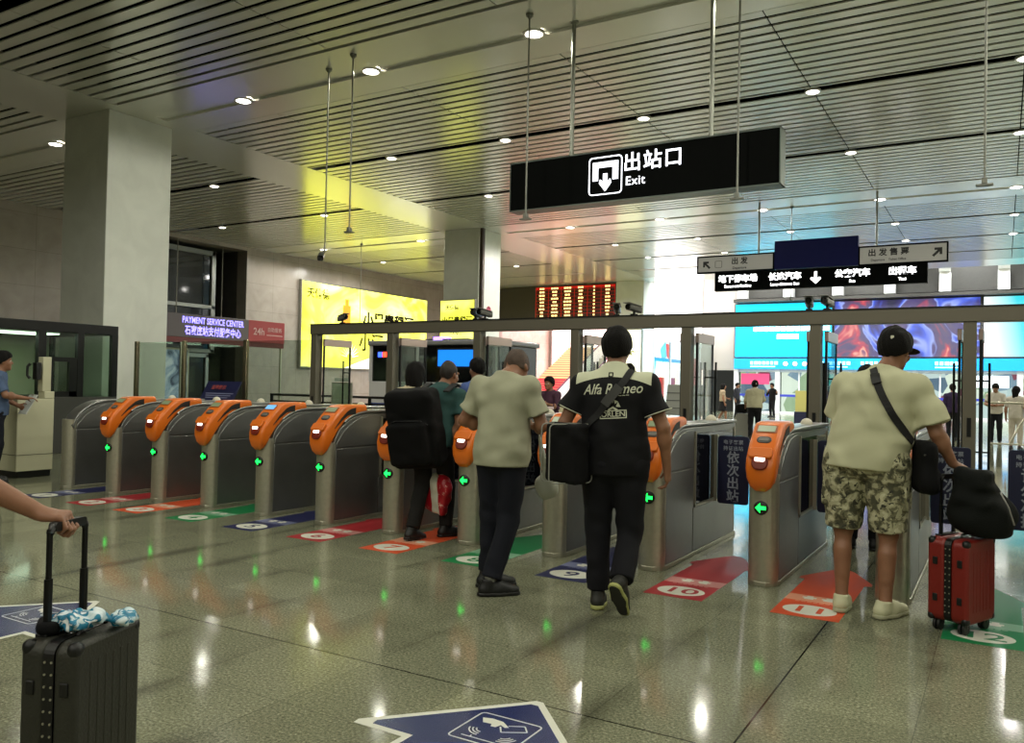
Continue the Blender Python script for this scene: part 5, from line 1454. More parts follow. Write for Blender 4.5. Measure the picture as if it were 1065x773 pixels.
# ---- heavy man in the black racing polo
M_POLO = m_cloth('polo_black', '#101013')
def m_polo():
    m, nt, b = nodes('polo_black_white_yoke'); N = NT(nt)
    sep = N.n('ShaderNodeSeparateXYZ'); N.l(N.n('ShaderNodeTexCoord').outputs['Object'], sep.inputs[0])
    # a cream yoke across the shoulders, dipping in the middle of the back
    ax = N.math('ABSOLUTE', sep.outputs[0])
    edge = N.math('ADD', 1.462, N.math('MULTIPLY', N.math('MULTIPLY', ax, ax), -.9))
    f = N.math('MULTIPLY', N.math('GREATER_THAN', sep.outputs[2], edge), N.math('LESS_THAN', ax, .235))
    N.l(N.mix(f, lin('#0f0f12'), lin('#cdcfb4')), b.inputs['Base Color']); b.inputs['Roughness'].default_value = .8; b.inputs['Specular IOR Level'].default_value = .25
    nz = N.noise(N.n('ShaderNodeTexCoord').outputs['Object'], 300, 3); bp = N.n('ShaderNodeBump'); bp.inputs['Strength'].default_value = .2; bp.inputs['Distance'].default_value = .01
    N.l(nz, bp.inputs['Height']); N.l(bp.outputs['Normal'], b.inputs['Normal'])
    return m
alfa = person('heavy man in a black racing polo with cream shoulders walking into aisle 10', -2.10, 4.80, math.radians(15), 1.755,
    pose=dict(pelvis=(0, 0, .95), neck=(0, .0, 1.50), head=(.0, .05, 1.635), shL=(-.205, -.01, 1.43), shR=(.205, -.01, 1.43), elL=(-.315, -.03, 1.16), wrL=(-.33, .05, .925), elR=(.305, -.02, 1.15), wrR=(.325, .05, .90),
              hipL=(-.095, 0, .92), hipR=(.095, 0, .92), knL=(-.10, .05, .49), knR=(.105, .03, .47), anL=(-.09, .03, .087), anR=(.085, -.20, .215)),
    look=(0, -6), toe=dict(L=-4, R=14), footpitch=dict(R=50), girth=1.22, hipgirth=1.22,
    shirt=dict(m=m_polo(), sleeve=.66, hem=-.10, rs=.088, e=.018, fold=.0045, seed=9, neck=.035, collar=M_POLO), trousers=dict(m=M_TROUS_BLK, len=1.93, rh=.072, fold=.006, e=.02),
    shoes=dict(m=mat('shoe_charcoal', '#24241f', .6), sole=mat('sole_lime', '#a9ab68', .6), out=mat('outsole_dark', '#24241d', .7), lace=mat('lace_grey', '#6d6d60', .7)), hair='short', skin=SKIN_A, vox=.007)
sh = alfa['shirt']; bv = bvh_of(sh); M_CREAM_T = mat('print_cream', '#c6c8b0', .7)
cloth_text(sh, bv, 'Alfa Romeo', .088, M_CREAM_T, .0, 1.385, 'script_lettering', bold=.008, shear=.32, tilt=.05, sx=.86)
cloth_text(sh, bv, 'ORLEN', .047, M_CREAM_T, .012, 1.232, 'sponsor_lettering', bold=.012, tilt=.07, sx=1.0)
def rect_strips(u, z, w, h, t, tilt):
    c, s_ = math.cos(tilt), math.sin(tilt); out = []
    def P(x, y): return (u+x*c-y*s_, z+x*s_+y*c)
    for x0, x1, y0, y1 in ((-w/2, w/2, h/2-t, h/2), (-w/2, w/2, -h/2, -h/2+t), (-w/2, -w/2+t, -h/2, h/2), (w/2-t, w/2, -h/2, h/2)):
        n = 6
        for i in range(n):
            if x1-x0 > y1-y0: a, b_ = x0+(x1-x0)*i/n, x0+(x1-x0)*(i+1)/n; out.append([P(a, y0), P(b_, y0), P(b_, y1), P(a, y1)])
            else: a, b_ = y0+(y1-y0)*i/n, y0+(y1-y0)*(i+1)/n; out.append([P(x0, a), P(x1, a), P(x1, b_), P(x0, b_)])
    return out
cloth_poly(sh, bv, rect_strips(.012, 1.232, .165, .052, .006, .07), M_CREAM_T, 'sponsor_frame')
wing = [(-.035, -.01), (-.02, .012), (.005, .022), (.03, .012), (.045, -.022), (.03, -.034), (.02, -.006), (.0, .002), (-.02, -.006)]
cloth_poly(sh, bv, [[(.012+wing[i][0], 1.30+wing[i][1]), (.012+wing[i+1][0], 1.30+wing[i+1][1]), (.012+wing[-1-i][0]*.6, 1.30+wing[-1-i][1]*.6)] for i in range(4)]+[[(.012+x*1.1, 1.295+y*1.1) for x, y in ((-.03, -.03), (0, -.012), (.028, -.03), (.02, -.038), (0, -.024), (-.022, -.038))]], M_CREAM_T, 'bird_emblem')
cloth_poly(sh, bv, [[(.0+.022*i, 1.342+.002*i), (.018+.022*i, 1.342+.002*i), (.018+.022*i, 1.346+.002*i), (.0+.022*i, 1.346+.002*i)] for i in range(5)]+[[(.03, 1.357), (.05, 1.357), (.04, 1.375)]], M_CREAM_T, 'small_marks')
cloth_poly(sh, bv, rect_strips(-.01, 1.475, .03, .028, .006, 0), M_POLO, 'collar_mark')
for a in 'LR':                                     # thin cream sleeve piping
    S, E = alfa['J']['sh'+a], alfa['J']['el'+a]; q = S+(E-S)*.655; d = unit(E-S); x = unit(np.cross(d, (0, 1, 0))); y_ = np.cross(d, x)
    b = MB(); r = .0985; b.tube([q+(x*math.cos(t_)*r*.92+y_*math.sin(t_)*r*.92) for t_ in [2*PI*i/24 for i in range(24)]], .003, 6, closed=True); b.build('sleeve_piping', M_CREAM_T, sh, smooth=True)
# shoulder bag with piping, carried at his hip
M_BAGBLK = mat('bag_nylon_black', '#08080a', .8, spec=.2, bump=.3, bscale=200); M_PIPE = mat('piping_grey', '#8d8d84', .5); M_STRAPBLK = mat('strap_black', '#0b0b0c', .7)
bag = thing('shoulder_bag', 'black messenger bag with pale piping at the hip of the black-shirted man', 'bag', tuple(alfa['root'].location), alfa['root'].rotation_euler.z)
Rb = Matrix.Rotation(math.radians(38), 3, 'Z'); RB = np.array(Rb.transposed())
bc = (-.27, -.165, .985)
v = Vol((-.55, -.45, .70), (.05, .15, 1.25), .007); v.box(bc, (.150, .062, .185), RB, .03, .02); v.ripple(.003, [(V3(30, 10, 22), 1), (V3(-12, 40, 18), .7)], 5)
bb = v.mesh('bag_body', M_BAGBLK, bag)
for off in (-.058, .058):
    b = MB(); b.tube([Vector(bc)+Rb @ Vector((px, off, pz)) for px, pz in rrect(.292, .362, .03, 4)], .0042, 6, closed=True); b.build('piping', M_PIPE, bb, smooth=True)
path = lerp_path([(.115, 1.52, -1), (.075, 1.44, -1), (.0, 1.335, -1), (-.08, 1.23, -1), (-.155, 1.15, -1)], 8)
st_, P = strap(bv, path, .042, 'strap', M_STRAPBLK, bag)
pa = lerp_path([(.045, 1.40, -1), (-.035, 1.29, -1)], 8); strap(bv, pa, .058, 'shoulder_pad', mat('pad_grey', '#3a3a38', .6), st_, th=.014, off=.012)
pf = lerp_path([(.115, 1.515, 1), (.06, 1.40, 1), (-.06, 1.25, 1), (-.17, 1.12, 1)], 8); strap(bv, pf, .042, 'front_strap', M_STRAPBLK, bag)
b = MB(); b.bar((-.155, -.195, 1.15), (-.19, -.215, 1.07), .038, .006); b.build('strap_end', M_STRAPBLK, bag)
b = MB(); b.tube([(-.185, -.222, 1.155), (-.175, -.235, 1.12), (-.18, -.24, 1.085)], .006, 8); b.tube([(-.19, -.24, 1.085), (-.165, -.24, 1.085), (-.178, -.24, 1.11)], .004, 6, closed=True); b.build('metal_clip', M_STEEL, bag, smooth=True)
b = MB(); b.M = Matrix.Translation((-.182, -.245, 1.05)) @ Matrix.Rotation(.5, 4, 'Z'); b.prism(rrect(.05, .055, .008, 3), -.004, .004, 'y'); b.build('luggage_tag', mat('tag_grey', '#7c7c70', .5), bag, bevel=.002)

# ---- big man in cap, pale tee and camouflage shorts
M_TEEY = m_cloth('tee_pale_cream', '#bdbc9c')
def m_camo():
    m, nt, b = nodes('camouflage_cotton'); N = NT(nt)
    o = N.n('ShaderNodeTexCoord').outputs['Object']
    c = N.ramp(N.noise(o, 19, 5, .7), [(0, '#4a4a38'), (.42, '#6f6c52'), (.50, '#a8a585'), (.60, '#c2bf9f'), (.72, '#8a8768')], 'CONSTANT')
    c = N.mix(N.math('GREATER_THAN', N.noise(o, 30, 4, .6), .61), c, lin('#34342a'))
    N.l(c, b.inputs['Base Color']); b.inputs['Roughness'].default_value = .85
    return m
M_CAP = m_cloth('cap_black', '#171512')
M_SHOEW = mat('shoe_cream', '#c9c8a6', .6, bump=.15, bscale=80)
capman = person('big man in a dark cap, pale T-shirt and camouflage shorts holding a red suitcase', -.74, 5.66, math.radians(-6), 1.83,
    pose=dict(pelvis=(0, 0, .95), neck=(.085, .06, 1.455), head=(.125, .14, 1.595), shL=(-.13, .05, 1.405), shR=(.285, .03, 1.39), elL=(-.205, .13, 1.13), wrL=(-.10, .34, 1.05), elR=(.385, .02, 1.10), wrR=(.455, .10, .93),
              hipL=(-.11, 0, .92), hipR=(.11, 0, .92), knL=(-.135, .03, .50), knR=(.125, .03, .50), anL=(-.125, -.03, .088), anR=(.125, -.03, .088)),
    look=(-14, -16), toe=dict(L=-6, R=22), girth=1.30, hipgirth=1.30, hand=dict(R=dict(dir=(.75, .35, -.35), palm=(-.2, .1, -1), thumb=(-.3, 1, 0), curl=42), L=dict(dir=(.6, .7, .1), palm=(0, -.2, 1), thumb=(0, 1, .4), curl=40)),
    shirt=dict(m=M_TEEY, sleeve=.78, hem=-.075, rs=.100, e=.024, fold=.007, seed=12), trousers=dict(m=m_camo(), len=.98, rh=.104, fold=.006, e=.018), shoes=dict(m=M_SHOEW, high=.015, sole=mat('sole_cream', '#a8a78a', .6)),
    hair='short', cap=M_CAP, skin=SKIN_A, vox=.007)
sh2 = capman['shirt']; bv2 = bvh_of(sh2)
sling = thing('sling_bag', 'black sling bag on the hip of the man in the cap', 'bag', tuple(capman['root'].location), capman['root'].rotation_euler.z)
path = lerp_path([(.045, 1.545, -1), (.10, 1.42, -1), (.19, 1.24, -1), (.27, 1.10, -1), (.31, 1.02, -1)], 8)
st_, P = strap(bv2, path, .045, 'strap', M_STRAPBLK, sling)
pa = lerp_path([(.065, 1.50, -1), (.085, 1.45, -1)], 4); strap(bv2, pa, .055, 'strap_buckle', M_BLACK, st_, th=.014, off=.01)
pf = lerp_path([(.03, 1.54, 1), (.12, 1.36, 1), (.22, 1.16, 1), (.30, 1.04, 1)], 8); strap(bv2, pf, .045, 'front_strap', M_STRAPBLK, sling)
v = Vol((.15, -.30, .70), (.60, .30, 1.20), .008); Rq = np.array(Matrix.Rotation(math.radians(62), 3, 'Z').transposed()); v.box((.335, .0, .955), (.125, .05, .155), Rq, .04, .02); v.box((.355, .02, .87), (.10, .055, .075), Rq, .04, .04); v.ripple(.004, [(V3(25, 12, 30), 1), (V3(-20, 30, 14), .7)], 6)
sb = v.mesh('bag_body', M_BAGBLK, sling)
b = MB(); b.tube([(.36, -.13, 1.03), (.40, -.02, 1.045), (.40, .08, 1.04)], .005, 6); b.build('zip', M_STEEL2, sb, smooth=True)
cloth_poly(sh2, bv2, [[(.17+.011*i, .905), (.181+.011*i, .905), (.181+.011*i, .935), (.17+.011*i, .935)] for i in range(6)], mat('hem_label', '#6f6d52', .6), 'hem_label')
b = MB(); q = capman['J']['hipR']                          # cargo pockets
for sg, a in ((-1, 'L'), (1, 'R')):
    q = capman['J']['hip'+a]*.45+capman['J']['kn'+a]*.55
    v = Vol(q-V3(.25, .2, .2), q+V3(.25, .2, .2), .008); v.box(q+V3(sg*.108, .0, .03), (.022, .075, .085), None, .015, .01); v.ripple(.003, [(V3(12, 40, 30), 1)], 3)
    v.mesh('cargo_pocket', MATS.get('camouflage_cotton') or capman['trousers'].data.materials[0], capman['trousers'])

# ---- suitcases
def suitcase(name, label, B, ax2, thick, width, z0, z1, m, mbel, handle_top, rod_span, rod_off=.03, strap_m=None, protect=True):
    """B: the corner nearest the camera; ax2 runs along the broad face; the thin side is split by the frame strip"""
    a2 = Vector((ax2[0], ax2[1], 0)).normalized(); a1 = Vector((-a2.y, a2.x, 0))
    rz = math.atan2(a2.y, a2.x)
    c = Vector((B[0], B[1], 0))+a2*width/2+a1*thick/2
    t = thing(name, label, 'suitcase', c, rz)
    hz = (z1-z0); cz = (z0+z1)/2
    def shell(y0, y1, nm):
        b = MB(); w = width/2
        b.M = Matrix.Translation((0, 0, cz)); b.prism(rrect(width, hz, .045, 6), y0, y1, 'y')
        return b.build(nm, m, t, bevel=.018, seg=3)
    s1 = shell(-thick/2, -.017, 'front_shell'); s2 = shell(.017, thick/2, 'back_shell')
    b = MB(); b.M = Matrix.Translation((0, 0, cz)); b.prism(rrect(width-.004, hz-.004, .044, 6), -.019, .019, 'y'); fr = b.build('frame_strip', mbel, t)
    b = MB()
    for i in range(11): b.lathe([(.004, 0), (.004, .003)], (-width/2-.001, -.012, z0+.06+i*(hz-.12)/10), 8, 'x'); b.lathe([(.004, 0), (.004, .003)], (-width/2-.001, .012, z0+.06+i*(hz-.12)/10), 8, 'x')
    b.build('rivets', M_STEEL, fr)
    if protect:
        for sx in (-1, 1):
            for sz in (-1, 1):
                for sy in (-1, 1):
                    b = MB(); b.M = Matrix.Translation((0, 0, cz))
                    x1 = sx*(width/2+.002); zz = sz*(hz/2+.002); y_ = sy*(thick/2+.002)
                    b.box(min(x1, x1-sx*.05), max(x1, x1-sx*.05), min(y_, y_-sy*.045), max(y_, y_-sy*.045), min(zz, zz-sz*.05), max(zz, zz-sz*.05))
                    b.build('corner_guard', mbel, s1 if sy < 0 else s2, bevel=.02, seg=3)
    for sy, s_ in ((-1, s1), (1, s2)):
        for zz in (.28, .72):
            b = MB(); b.M = Matrix.Translation((-width/2-.002, sy*thick*.30, z0+hz*zz)); b.box(-.004, .004, -.014, .014, -.022, .022); b.build('side_stud', mbel, s_, bevel=.003)
    # ribs pressed into the broad face
    b = MB()
    for i in range(6):
        x = -width/2+.07+i*(width-.14)/5; b.prism([(x-.006, -thick/2-.0015), (x+.006, -thick/2-.0015), (x+.006, -thick/2+.01), (x-.006, -thick/2+.01)], z0+.07, z1-.07, 'z')
    b.build('face_ribs', m, s1, bevel=.001)
    # spinner wheels
    for sx in (-1, 1):
        for sy in (-1, 1):
            x, y = sx*(width/2-.05), sy*(thick/2-.045)
            b = MB(); b.lathe([(.026, z0+.004), (.022, z0-.022), (.012, z0-.026)], (x, y, 0), 16); w_ = b.build('wheel_housing', M_BLACK, t, smooth=True)
            b = MB(); r = (z0-.002)/2+.006
            for q in (-.012, .012): b.lathe([(r*.5, -.007), (r-.003, -.008), (r, -.004), (r, .004), (r-.003, .008), (r*.5, .007)], (x, y+q, r), 20, 'y')
            b.build('wheel', mat('wheel_rubber', '#141414', .5), w_, smooth=True)
    # telescopic handle on the rear shell
    yh = thick/2-rod_off
    b = MB(); b.box(-rod_span/2-.03, rod_span/2+.03, yh-.02, yh+.02, z1-.008, z1+.008); b.build('handle_well', M_BLACK, t, bevel=.003)
    hd_ = None
    b = MB()
    b.tube([(-rod_span/2, yh, handle_top-.02), (-rod_span/2+.015, yh, handle_top), (rod_span/2-.015, yh, handle_top), (rod_span/2, yh, handle_top-.02)], .013, 10); b.prism([(x+0, handle_top+z) for x, z in rrect(rod_span-.02, .030, .012, 3)], yh-.014, yh+.014, 'y')
    hd_ = b.build('pull_handle', M_BLACK, t, smooth=True)
    zm = z1+(handle_top-z1)*.52
    for sx in (-1, 1):
        b = MB(); b.M = Matrix.Translation((sx*rod_span/2, yh, 0)); b.prism(rrect(.026, .018, .005, 2), z1-.01, zm, 'z'); b.build('lower_rod', mat('rod_black', '#1a1a1a', .35, .6), hd_)
        b = MB(); b.M = Matrix.Translation((sx*rod_span/2, yh, 0)); b.prism(rrect(.019, .013, .004, 2), zm-.01, handle_top-.005, 'z'); b.build('upper_rod', MATS['rod_black'], hd_)
    # carry handle on the side
    b = MB(); b.tube([(-.07, -.03, z1), (-.06, -.03, z1+.02), (.06, -.03, z1+.02), (.07, -.03, z1)], .007, 8); b.build('carry_handle', mbel, t, smooth=True)
    return t
M_CASEG = mat('case_grey_ribbed', '#34342d', .45, .3, var=.08, vscale=5, bump=.25, bscale=90)
M_CASER = mat('case_dark_red', '#7c1f18', .38, .1, bump=.1, bscale=60)
suitcase('suitcase', 'dark grey hard suitcase with black corner guards and a blue bag on top', (-2.47, 1.53), (-.36, .93), .20, .33, .055, .56, M_CASEG, M_BLACK, .905, .17)
suitcase('suitcase', 'red hard suitcase with a dark travel bag on top, on green mat 12', (-.16, 5.42), (.40, .917), .235, .34, .062, .55, M_CASER, M_BLACK, .90, .15)
# crumpled blue-white plastic bag on the grey case
v = Vol((-2.75, 1.42, .54), (-2.35, 1.92, .70), .005)
rr = random.Random(4)
for i in range(9): v.ell((-2.615+rr.uniform(-.05, .05)+.0, 1.63+rr.uniform(-.05, .06), .588+rr.uniform(0, .022)), (rr.uniform(.02, .04), rr.uniform(.02, .04), rr.uniform(.015, .03)), None, .02)
for i in range(4): v.ell((-2.565+rr.uniform(-.02, .03), 1.74+rr.uniform(-.03, .03), .58+rr.uniform(0, .01)), (.03, .03, .018), None, .02)
v.ripple(.004, [(V3(120, 60, 90), .8), (V3(-70, 130, 60), .8), (V3(60, -90, 150), .7)], 2); v.cut((0, 0, .5635), (0, 0, -1))
m, nt, b_ = nodes('plastic_blue_white'); N = NT(nt); N.l(N.ramp(N.noise(N.n('ShaderNodeTexCoord').outputs['Object'], 17, 3, 1.5), [(.36, '#dfe9ec'), (.47, '#c2dbe4'), (.50, '#2a86a8'), (.60, '#1b6d92'), (.64, '#e8eef0')], 'LINEAR'), b_.inputs['Base Color']); b_.inputs['Roughness'].default_value = .25
pb = thing('plastic_bag', 'crumpled blue and white plastic bag lying on the grey suitcase', 'bag', (-2.6, 1.67, .563))
o = v.mesh('bag_film', m, pb); o.location = (2.6, -1.67, -.563)
v = Vol((-2.75, 1.42, .5), (-2.4, 1.75, .68), .006); v.box((-2.665, 1.555, .585), (.05, .035, .02), np.array(Matrix.Rotation(.6, 3, 'Z').transposed()), .015, .01); v.ripple(.003, [(V3(60, 40, 80), 1)], 3); v.cut((0, 0, .5635), (0, 0, -1))
pk = v.mesh('black_pouch_knot', M_BAGBLK, pb); pk.location = (2.6, -1.67, -.563)
# dark travel bag slumped over the red case
tb = thing('travel_bag', 'slumped dark green travel bag lying on the red suitcase', 'bag', (-.085, 5.60, .56))
v = Vol((-.35, 5.2, .48), (.45, 6.05, 1.12), .008); Rr = np.array(Matrix.Rotation(math.radians(12), 3, 'Z').transposed())
v.ell((-.02, 5.62, .69), (.16, .13, .15), Rr, .06); v.box((-.055, 5.62, .80), (.105, .09, .165), Rr, .06, .08); v.ell((.04, 5.64, .66), (.12, .11, .11), Rr, .08)
v.ripple(.007, [(V3(22, 10, 30), .8), (V3(-28, 14, 18), .8), (V3(12, 30, 40), .5)], 8); v.cut((0, 0, .566), (0, 0, -1))
o = v.mesh('bag_body', mat('bag_dark_green', '#0d100e', .85, spec=.2, bump=.3, bscale=150), tb); o.location = (0, -5.62, -.56)
b = MB(); b.tube([(.08, -.10, .28), (.12, -.12, .2), (.15, -.11, .1)], .005, 6); b.build('zip', M_STEEL2, tb, smooth=True)

# ---- man with the huge backpack and the red shopping bag
M_TEAL = m_cloth('tee_dark_teal', '#2c4a48')
bp = person('man in a dark teal T-shirt with a huge black backpack entering aisle 7', -4.44, 6.08, math.radians(10), 1.70,
    pose=dict(pelvis=(0, -.02, .93), neck=(.02, .13, 1.395), head=(.05, .205, 1.525), shL=(-.165, .10, 1.345), shR=(.205, .10, 1.345), elL=(-.22, .17, 1.08), wrL=(-.10, .36, 1.02), elR=(.250, .02, 1.06), wrR=(.09, .01, .80),
              hipL=(-.085, -.02, .91), hipR=(.085, -.02, .91), knL=(-.10, -.01, .49), knR=(.10, .11, .49), anL=(-.10, -.20, .09), anR=(.10, .10, .087)),
    look=(-12, -12), toe=dict(L=12, R=40), footpitch=dict(L=8), hand=dict(R=dict(dir=(0, .1, -1), palm=(-1, .1, 0), thumb=(0, 1, 0), curl=62)),
    shirt=dict(m=M_TEAL, sleeve=.68, hem=-.08, rs=.082, e=.018), trousers=dict(m=m_cloth('trousers_charcoal', '#1b1a19'), len=1.95, rh=.064), shoes=dict(m=M_SHOEBLK), hair='buzz', hairm=mat('hair_dark_cropped', '#1f1712', .6, bump=.5, bscale=250), skin=SKIN_A, vox=.0075, girth=1.08)
bk = thing('backpack', 'huge black backpack worn by the teal-shirted man', 'backpack', tuple(bp['root'].location), bp['root'].rotation_euler.z)
v = Vol((-.50, -.60, .50), (.40, .12, 1.50), .008); Rl = np.array((Matrix.Rotation(math.radians(-13), 3, 'X') @ Matrix.Rotation(math.radians(4), 3, 'Y')).transposed())
v.box((-.075, -.205, 1.0), (.235, .135, .355), Rl, .07, .03); v.box((-.075, -.345, .86), (.19, .05, .19), Rl, .04, .03); v.ripple(.004, [(V3(20, 8, 22), .8), (V3(-14, 20, 30), .6)], 5)
bo = v.mesh('main_compartment', mat('backpack_black', '#070708', .85, spec=.2, bump=.3, bscale=180), bk)
b = MB(); b.tube([(-.27, -.365, 1.03), (-.20, -.375, 1.06), (.05, -.375, 1.07), (.12, -.365, 1.04)], .005, 6); b.build('pocket_zip', M_CHAR, bo, smooth=True)
bvb = bvh_of(bp['shirt'])
for u in (-.10, .15):
    pf = lerp_path([(u, 1.375, 1), (u*1.15, 1.22, 1), (u*1.2, 1.06, 1)], 6)
    try: strap(bvb, pf, .06, 'shoulder_strap', M_STRAPBLK, bk, th=.012)
    except Exception: pass
    b = MB(); b.bar((u, -.08, 1.33), (u*1.05, .09, 1.40), .06, .014); b.bar((u*1.05, .085, 1.40), (u*1.05, .17, 1.38), .06, .014); b.build('strap_bridge', M_STRAPBLK, bk, bevel=.003)
sg_ = thing('shopping_bag', 'red and white plastic shopping bag carried by the backpack man', 'bag', tuple(bp['root'].location), bp['root'].rotation_euler.z)
v = Vol((-.12, -.25, .16), (.36, .35, .80), .007)
hx_, hy_ = .065, .02
Rs = np.array((Matrix.Rotation(math.radians(-14), 3, 'Y') @ Matrix.Rotation(math.radians(20), 3, 'Z')).transposed()); v.box((hx_-.015, hy_, .375), (.125, .052, .150), Rs, .035, .03); v.box((hx_+.01, hy_, .50), (.095, .035, .07), Rs, .03, .06); v.cap((hx_+.02, hy_, .55), (hx_+.015, hy_, .67), .045, .016, .05, flat=((0, 1, 0), .6))
v.ripple(.0045, [(V3(50, 14, 12), .9), (V3(-30, 30, 24), .7), (V3(14, -40, 34), .6)], 4)
m, nt, b_ = nodes('shopping_bag_film'); N = NT(nt); sep = N.n('ShaderNodeSeparateXYZ'); oc = N.n('ShaderNodeTexCoord').outputs['Object']; N.l(oc, sep.inputs[0])
dx = N.math('ABSOLUTE', N.math('SUBTRACT', N.math('ADD', sep.outputs[0], N.math('MULTIPLY', N.math('SUBTRACT', sep.outputs[2], .42), .12)), hx_-.035))
fw_ = N.math('LESS_THAN', dx, .042); fw_ = N.math('MAXIMUM', fw_, N.math('GREATER_THAN', sep.outputs[2], .575))
spk = N.math('GREATER_THAN', N.noise(oc, 26, 3, 1.), .63)
c = N.mix(N.math('MULTIPLY', spk, .8), lin('#a01522'), lin('#d9b7a8')); N.l(N.mix(fw_, c, lin('#c9c6b4')), b_.inputs['Base Color']); b_.inputs['Roughness'].default_value = .3
v.mesh('bag_film', m, sg_)
b = MB(); b.tube([(hx_-.01, hy_, .64), (hx_+.005, hy_-.01, .72), (hx_+.012, hy_-.02, .755)], [.016, .010, .008], 8); b.build('twisted_handle', mat('bag_handle_white', '#c9c6b4', .4), sg_, smooth=True)
# translucent white carrier bag in front of the grey-shirted man
wb = thing('carrier_bag', 'thin white plastic carrier bag held by the man in sage grey', 'bag', tuple(teeman['root'].location), teeman['root'].rotation_euler.z)
v = Vol((-.1, .1, .55), (.5, .65, 1.15), .008); v.ell((.19, .36, .69), (.085, .06, .10), None, .03); v.cap((.19, .36, .74), (.135, .33, 1.05), .035, .007, .03); v.ripple(.006, [(V3(50, 14, 12), .9), (V3(-30, 30, 24), .7)], 4)
v.mesh('bag_film', mat('film_white', '#a9ab9c', .3), wb)
# ---- traveller at the edge of the picture pushing the grey suitcase
armman = person('person in a red T-shirt and black trousers gripping the grey suitcase handle', -3.228, 1.399, math.radians(-59), 1.73,
    pose=dict(pelvis=(0, 0, .95), neck=(0, .03, 1.46), head=(0, .06, 1.61), shL=(-.165, -.03, 1.40), shR=(.175, .13, 1.37), elR=(.20, .235, 1.115), wrR=(.105, .498, .952), elL=(-.19, -.16, 1.13), wrL=(-.17, -.20, .88),
              knR=(.10, .17, .50), anR=(.105, .12, .087), knL=(-.10, -.02, .50), anL=(-.10, -.22, .11)), footpitch=dict(L=18), look=(20, -10),
    hand=dict(R=dict(dir=(-.06, .97, -.16), palm=(.0, -.16, -1), thumb=(-1, 0, 0), curl=58, thumb_in=.7)),
    shirt=dict(m=m_cloth('tee_red', '#8a1f2c'), sleeve=.98, hem=-.08, rs=.078), trousers=dict(m=M_TROUS_BLK, len=1.95), shoes=dict(m=M_SHOEBLK), hair='short', skin=SKIN_B, vox=.0055, girth=1.2, arm=1.25)
# ---- station staff in blue at the cream counter
M_BLUE = m_cloth('shirt_staff_blue', '#4a5b78'); M_BLUE2 = m_cloth('shirt_bright_blue', '#4c5f96')
guard = person('station worker in a blue shirt standing at the cream counter', -11.27, 5.78, math.radians(-25), 1.70,
    pose=dict(neck=(0, .03, 1.47), head=(.0, .07, 1.62), elR=(.24, .10, 1.17), wrR=(.12, .33, 1.13), elL=(-.23, .06, 1.14), wrL=(-.14, .27, 1.02)),
    hand=dict(R=dict(dir=(-.2, 1, 0), palm=(0, 0, -1), thumb=(-1, 0, 0), curl=18)), shirt=dict(m=M_BLUE, sleeve=.8, hem=-.05), trousers=dict(m=M_TROUS_NAVY), shoes=dict(m=M_SHOEBLK), hair='short', skin=SKIN_A, vox=.009)
pp = thing('paper_folder', 'white papers held by the station worker', 'papers', tuple(guard['root'].location), guard['root'].rotation_euler.z)
b = MB(); b.M = Matrix.Translation((-.07, .36, .99)) @ Matrix.Rotation(.35, 4, 'Z') @ Matrix.Rotation(-.5, 4, 'X'); b.box(-.11, .11, -.006, .006, -.12, .17); b.build('sheets', mat('paper_white', '#c4c6c0', .6), pp)
b = MB(); b.M = Matrix.Translation((-.07, .36, .99)) @ Matrix.Rotation(.35, 4, 'Z') @ Matrix.Rotation(-.5, 4, 'X'); b.box(-.03, .03, -.010, .010, .145, .175); b.build('clip', M_STEEL, pp)
guard2 = person('staff member in a bright blue shirt standing sideways behind gate 7', -5.50, 8.42, math.radians(62), 1.70,
    pose=dict(elL=(-.22, .08, 1.15), wrL=(-.12, .28, 1.03), elR=(.22, .08, 1.15), wrR=(.12, .28, 1.03)), look=(8, -6), shirt=dict(m=M_BLUE2, sleeve=.7, hem=-.05), trousers=dict(m=m_cloth('trousers_slate', '#3a4560')), shoes=dict(m=M_SHOEBLK), hair='short', skin=SKIN_A, vox=.009)
w2 = person('woman with black bobbed hair and cream top just ahead of the backpack man', -5.34, 6.95, math.radians(12), 1.61,
    pose=dict(elL=(-.20, .06, 1.15), wrL=(-.12, .27, 1.05), elR=(.20, .02, 1.14), wrR=(.19, .16, .95)), look=(10, -8), shirt=dict(m=m_cloth('top_cream', '#c9bd9e'), sleeve=.6, hem=-.05), trousers=dict(m=M_TROUS_BLK), shoes=dict(m=M_SHOEBLK), hair='bob', skin=SKIN_B, vox=.009, girth=.92)
gs = person('person in a green top standing beyond the man in the cap in aisle 11', -1.06, 7.98, math.radians(0), 1.66,
    pose=dict(neck=(0, .06, 1.46), head=(.0, .13, 1.59), elL=(-.26, .10, 1.16), wrL=(-.12, .30, 1.06), elR=(.25, .10, 1.16), wrR=(.12, .30, 1.06)), look=(0, -25), shirt=dict(m=m_cloth('top_green', '#5f7a54'), sleeve=.75, hem=-.08, e=.022), trousers=dict(m=M_TROUS_BLK), shoes=dict(m=M_SHOEBLK), hair='short', skin=SKIN_A, vox=.009, girth=1.12)
hidden = person('dark-haired person in a pale blue shirt standing beyond the portal', -4.75, 11.35, math.radians(20), 1.73, shirt=dict(m=m_cloth('shirt_pale_blue', '#7c93c4'), sleeve=.7, hem=-.05), trousers=dict(m=M_TROUS_NAVY), shoes=dict(m=M_SHOEBLK), hair='short', vox=.010)
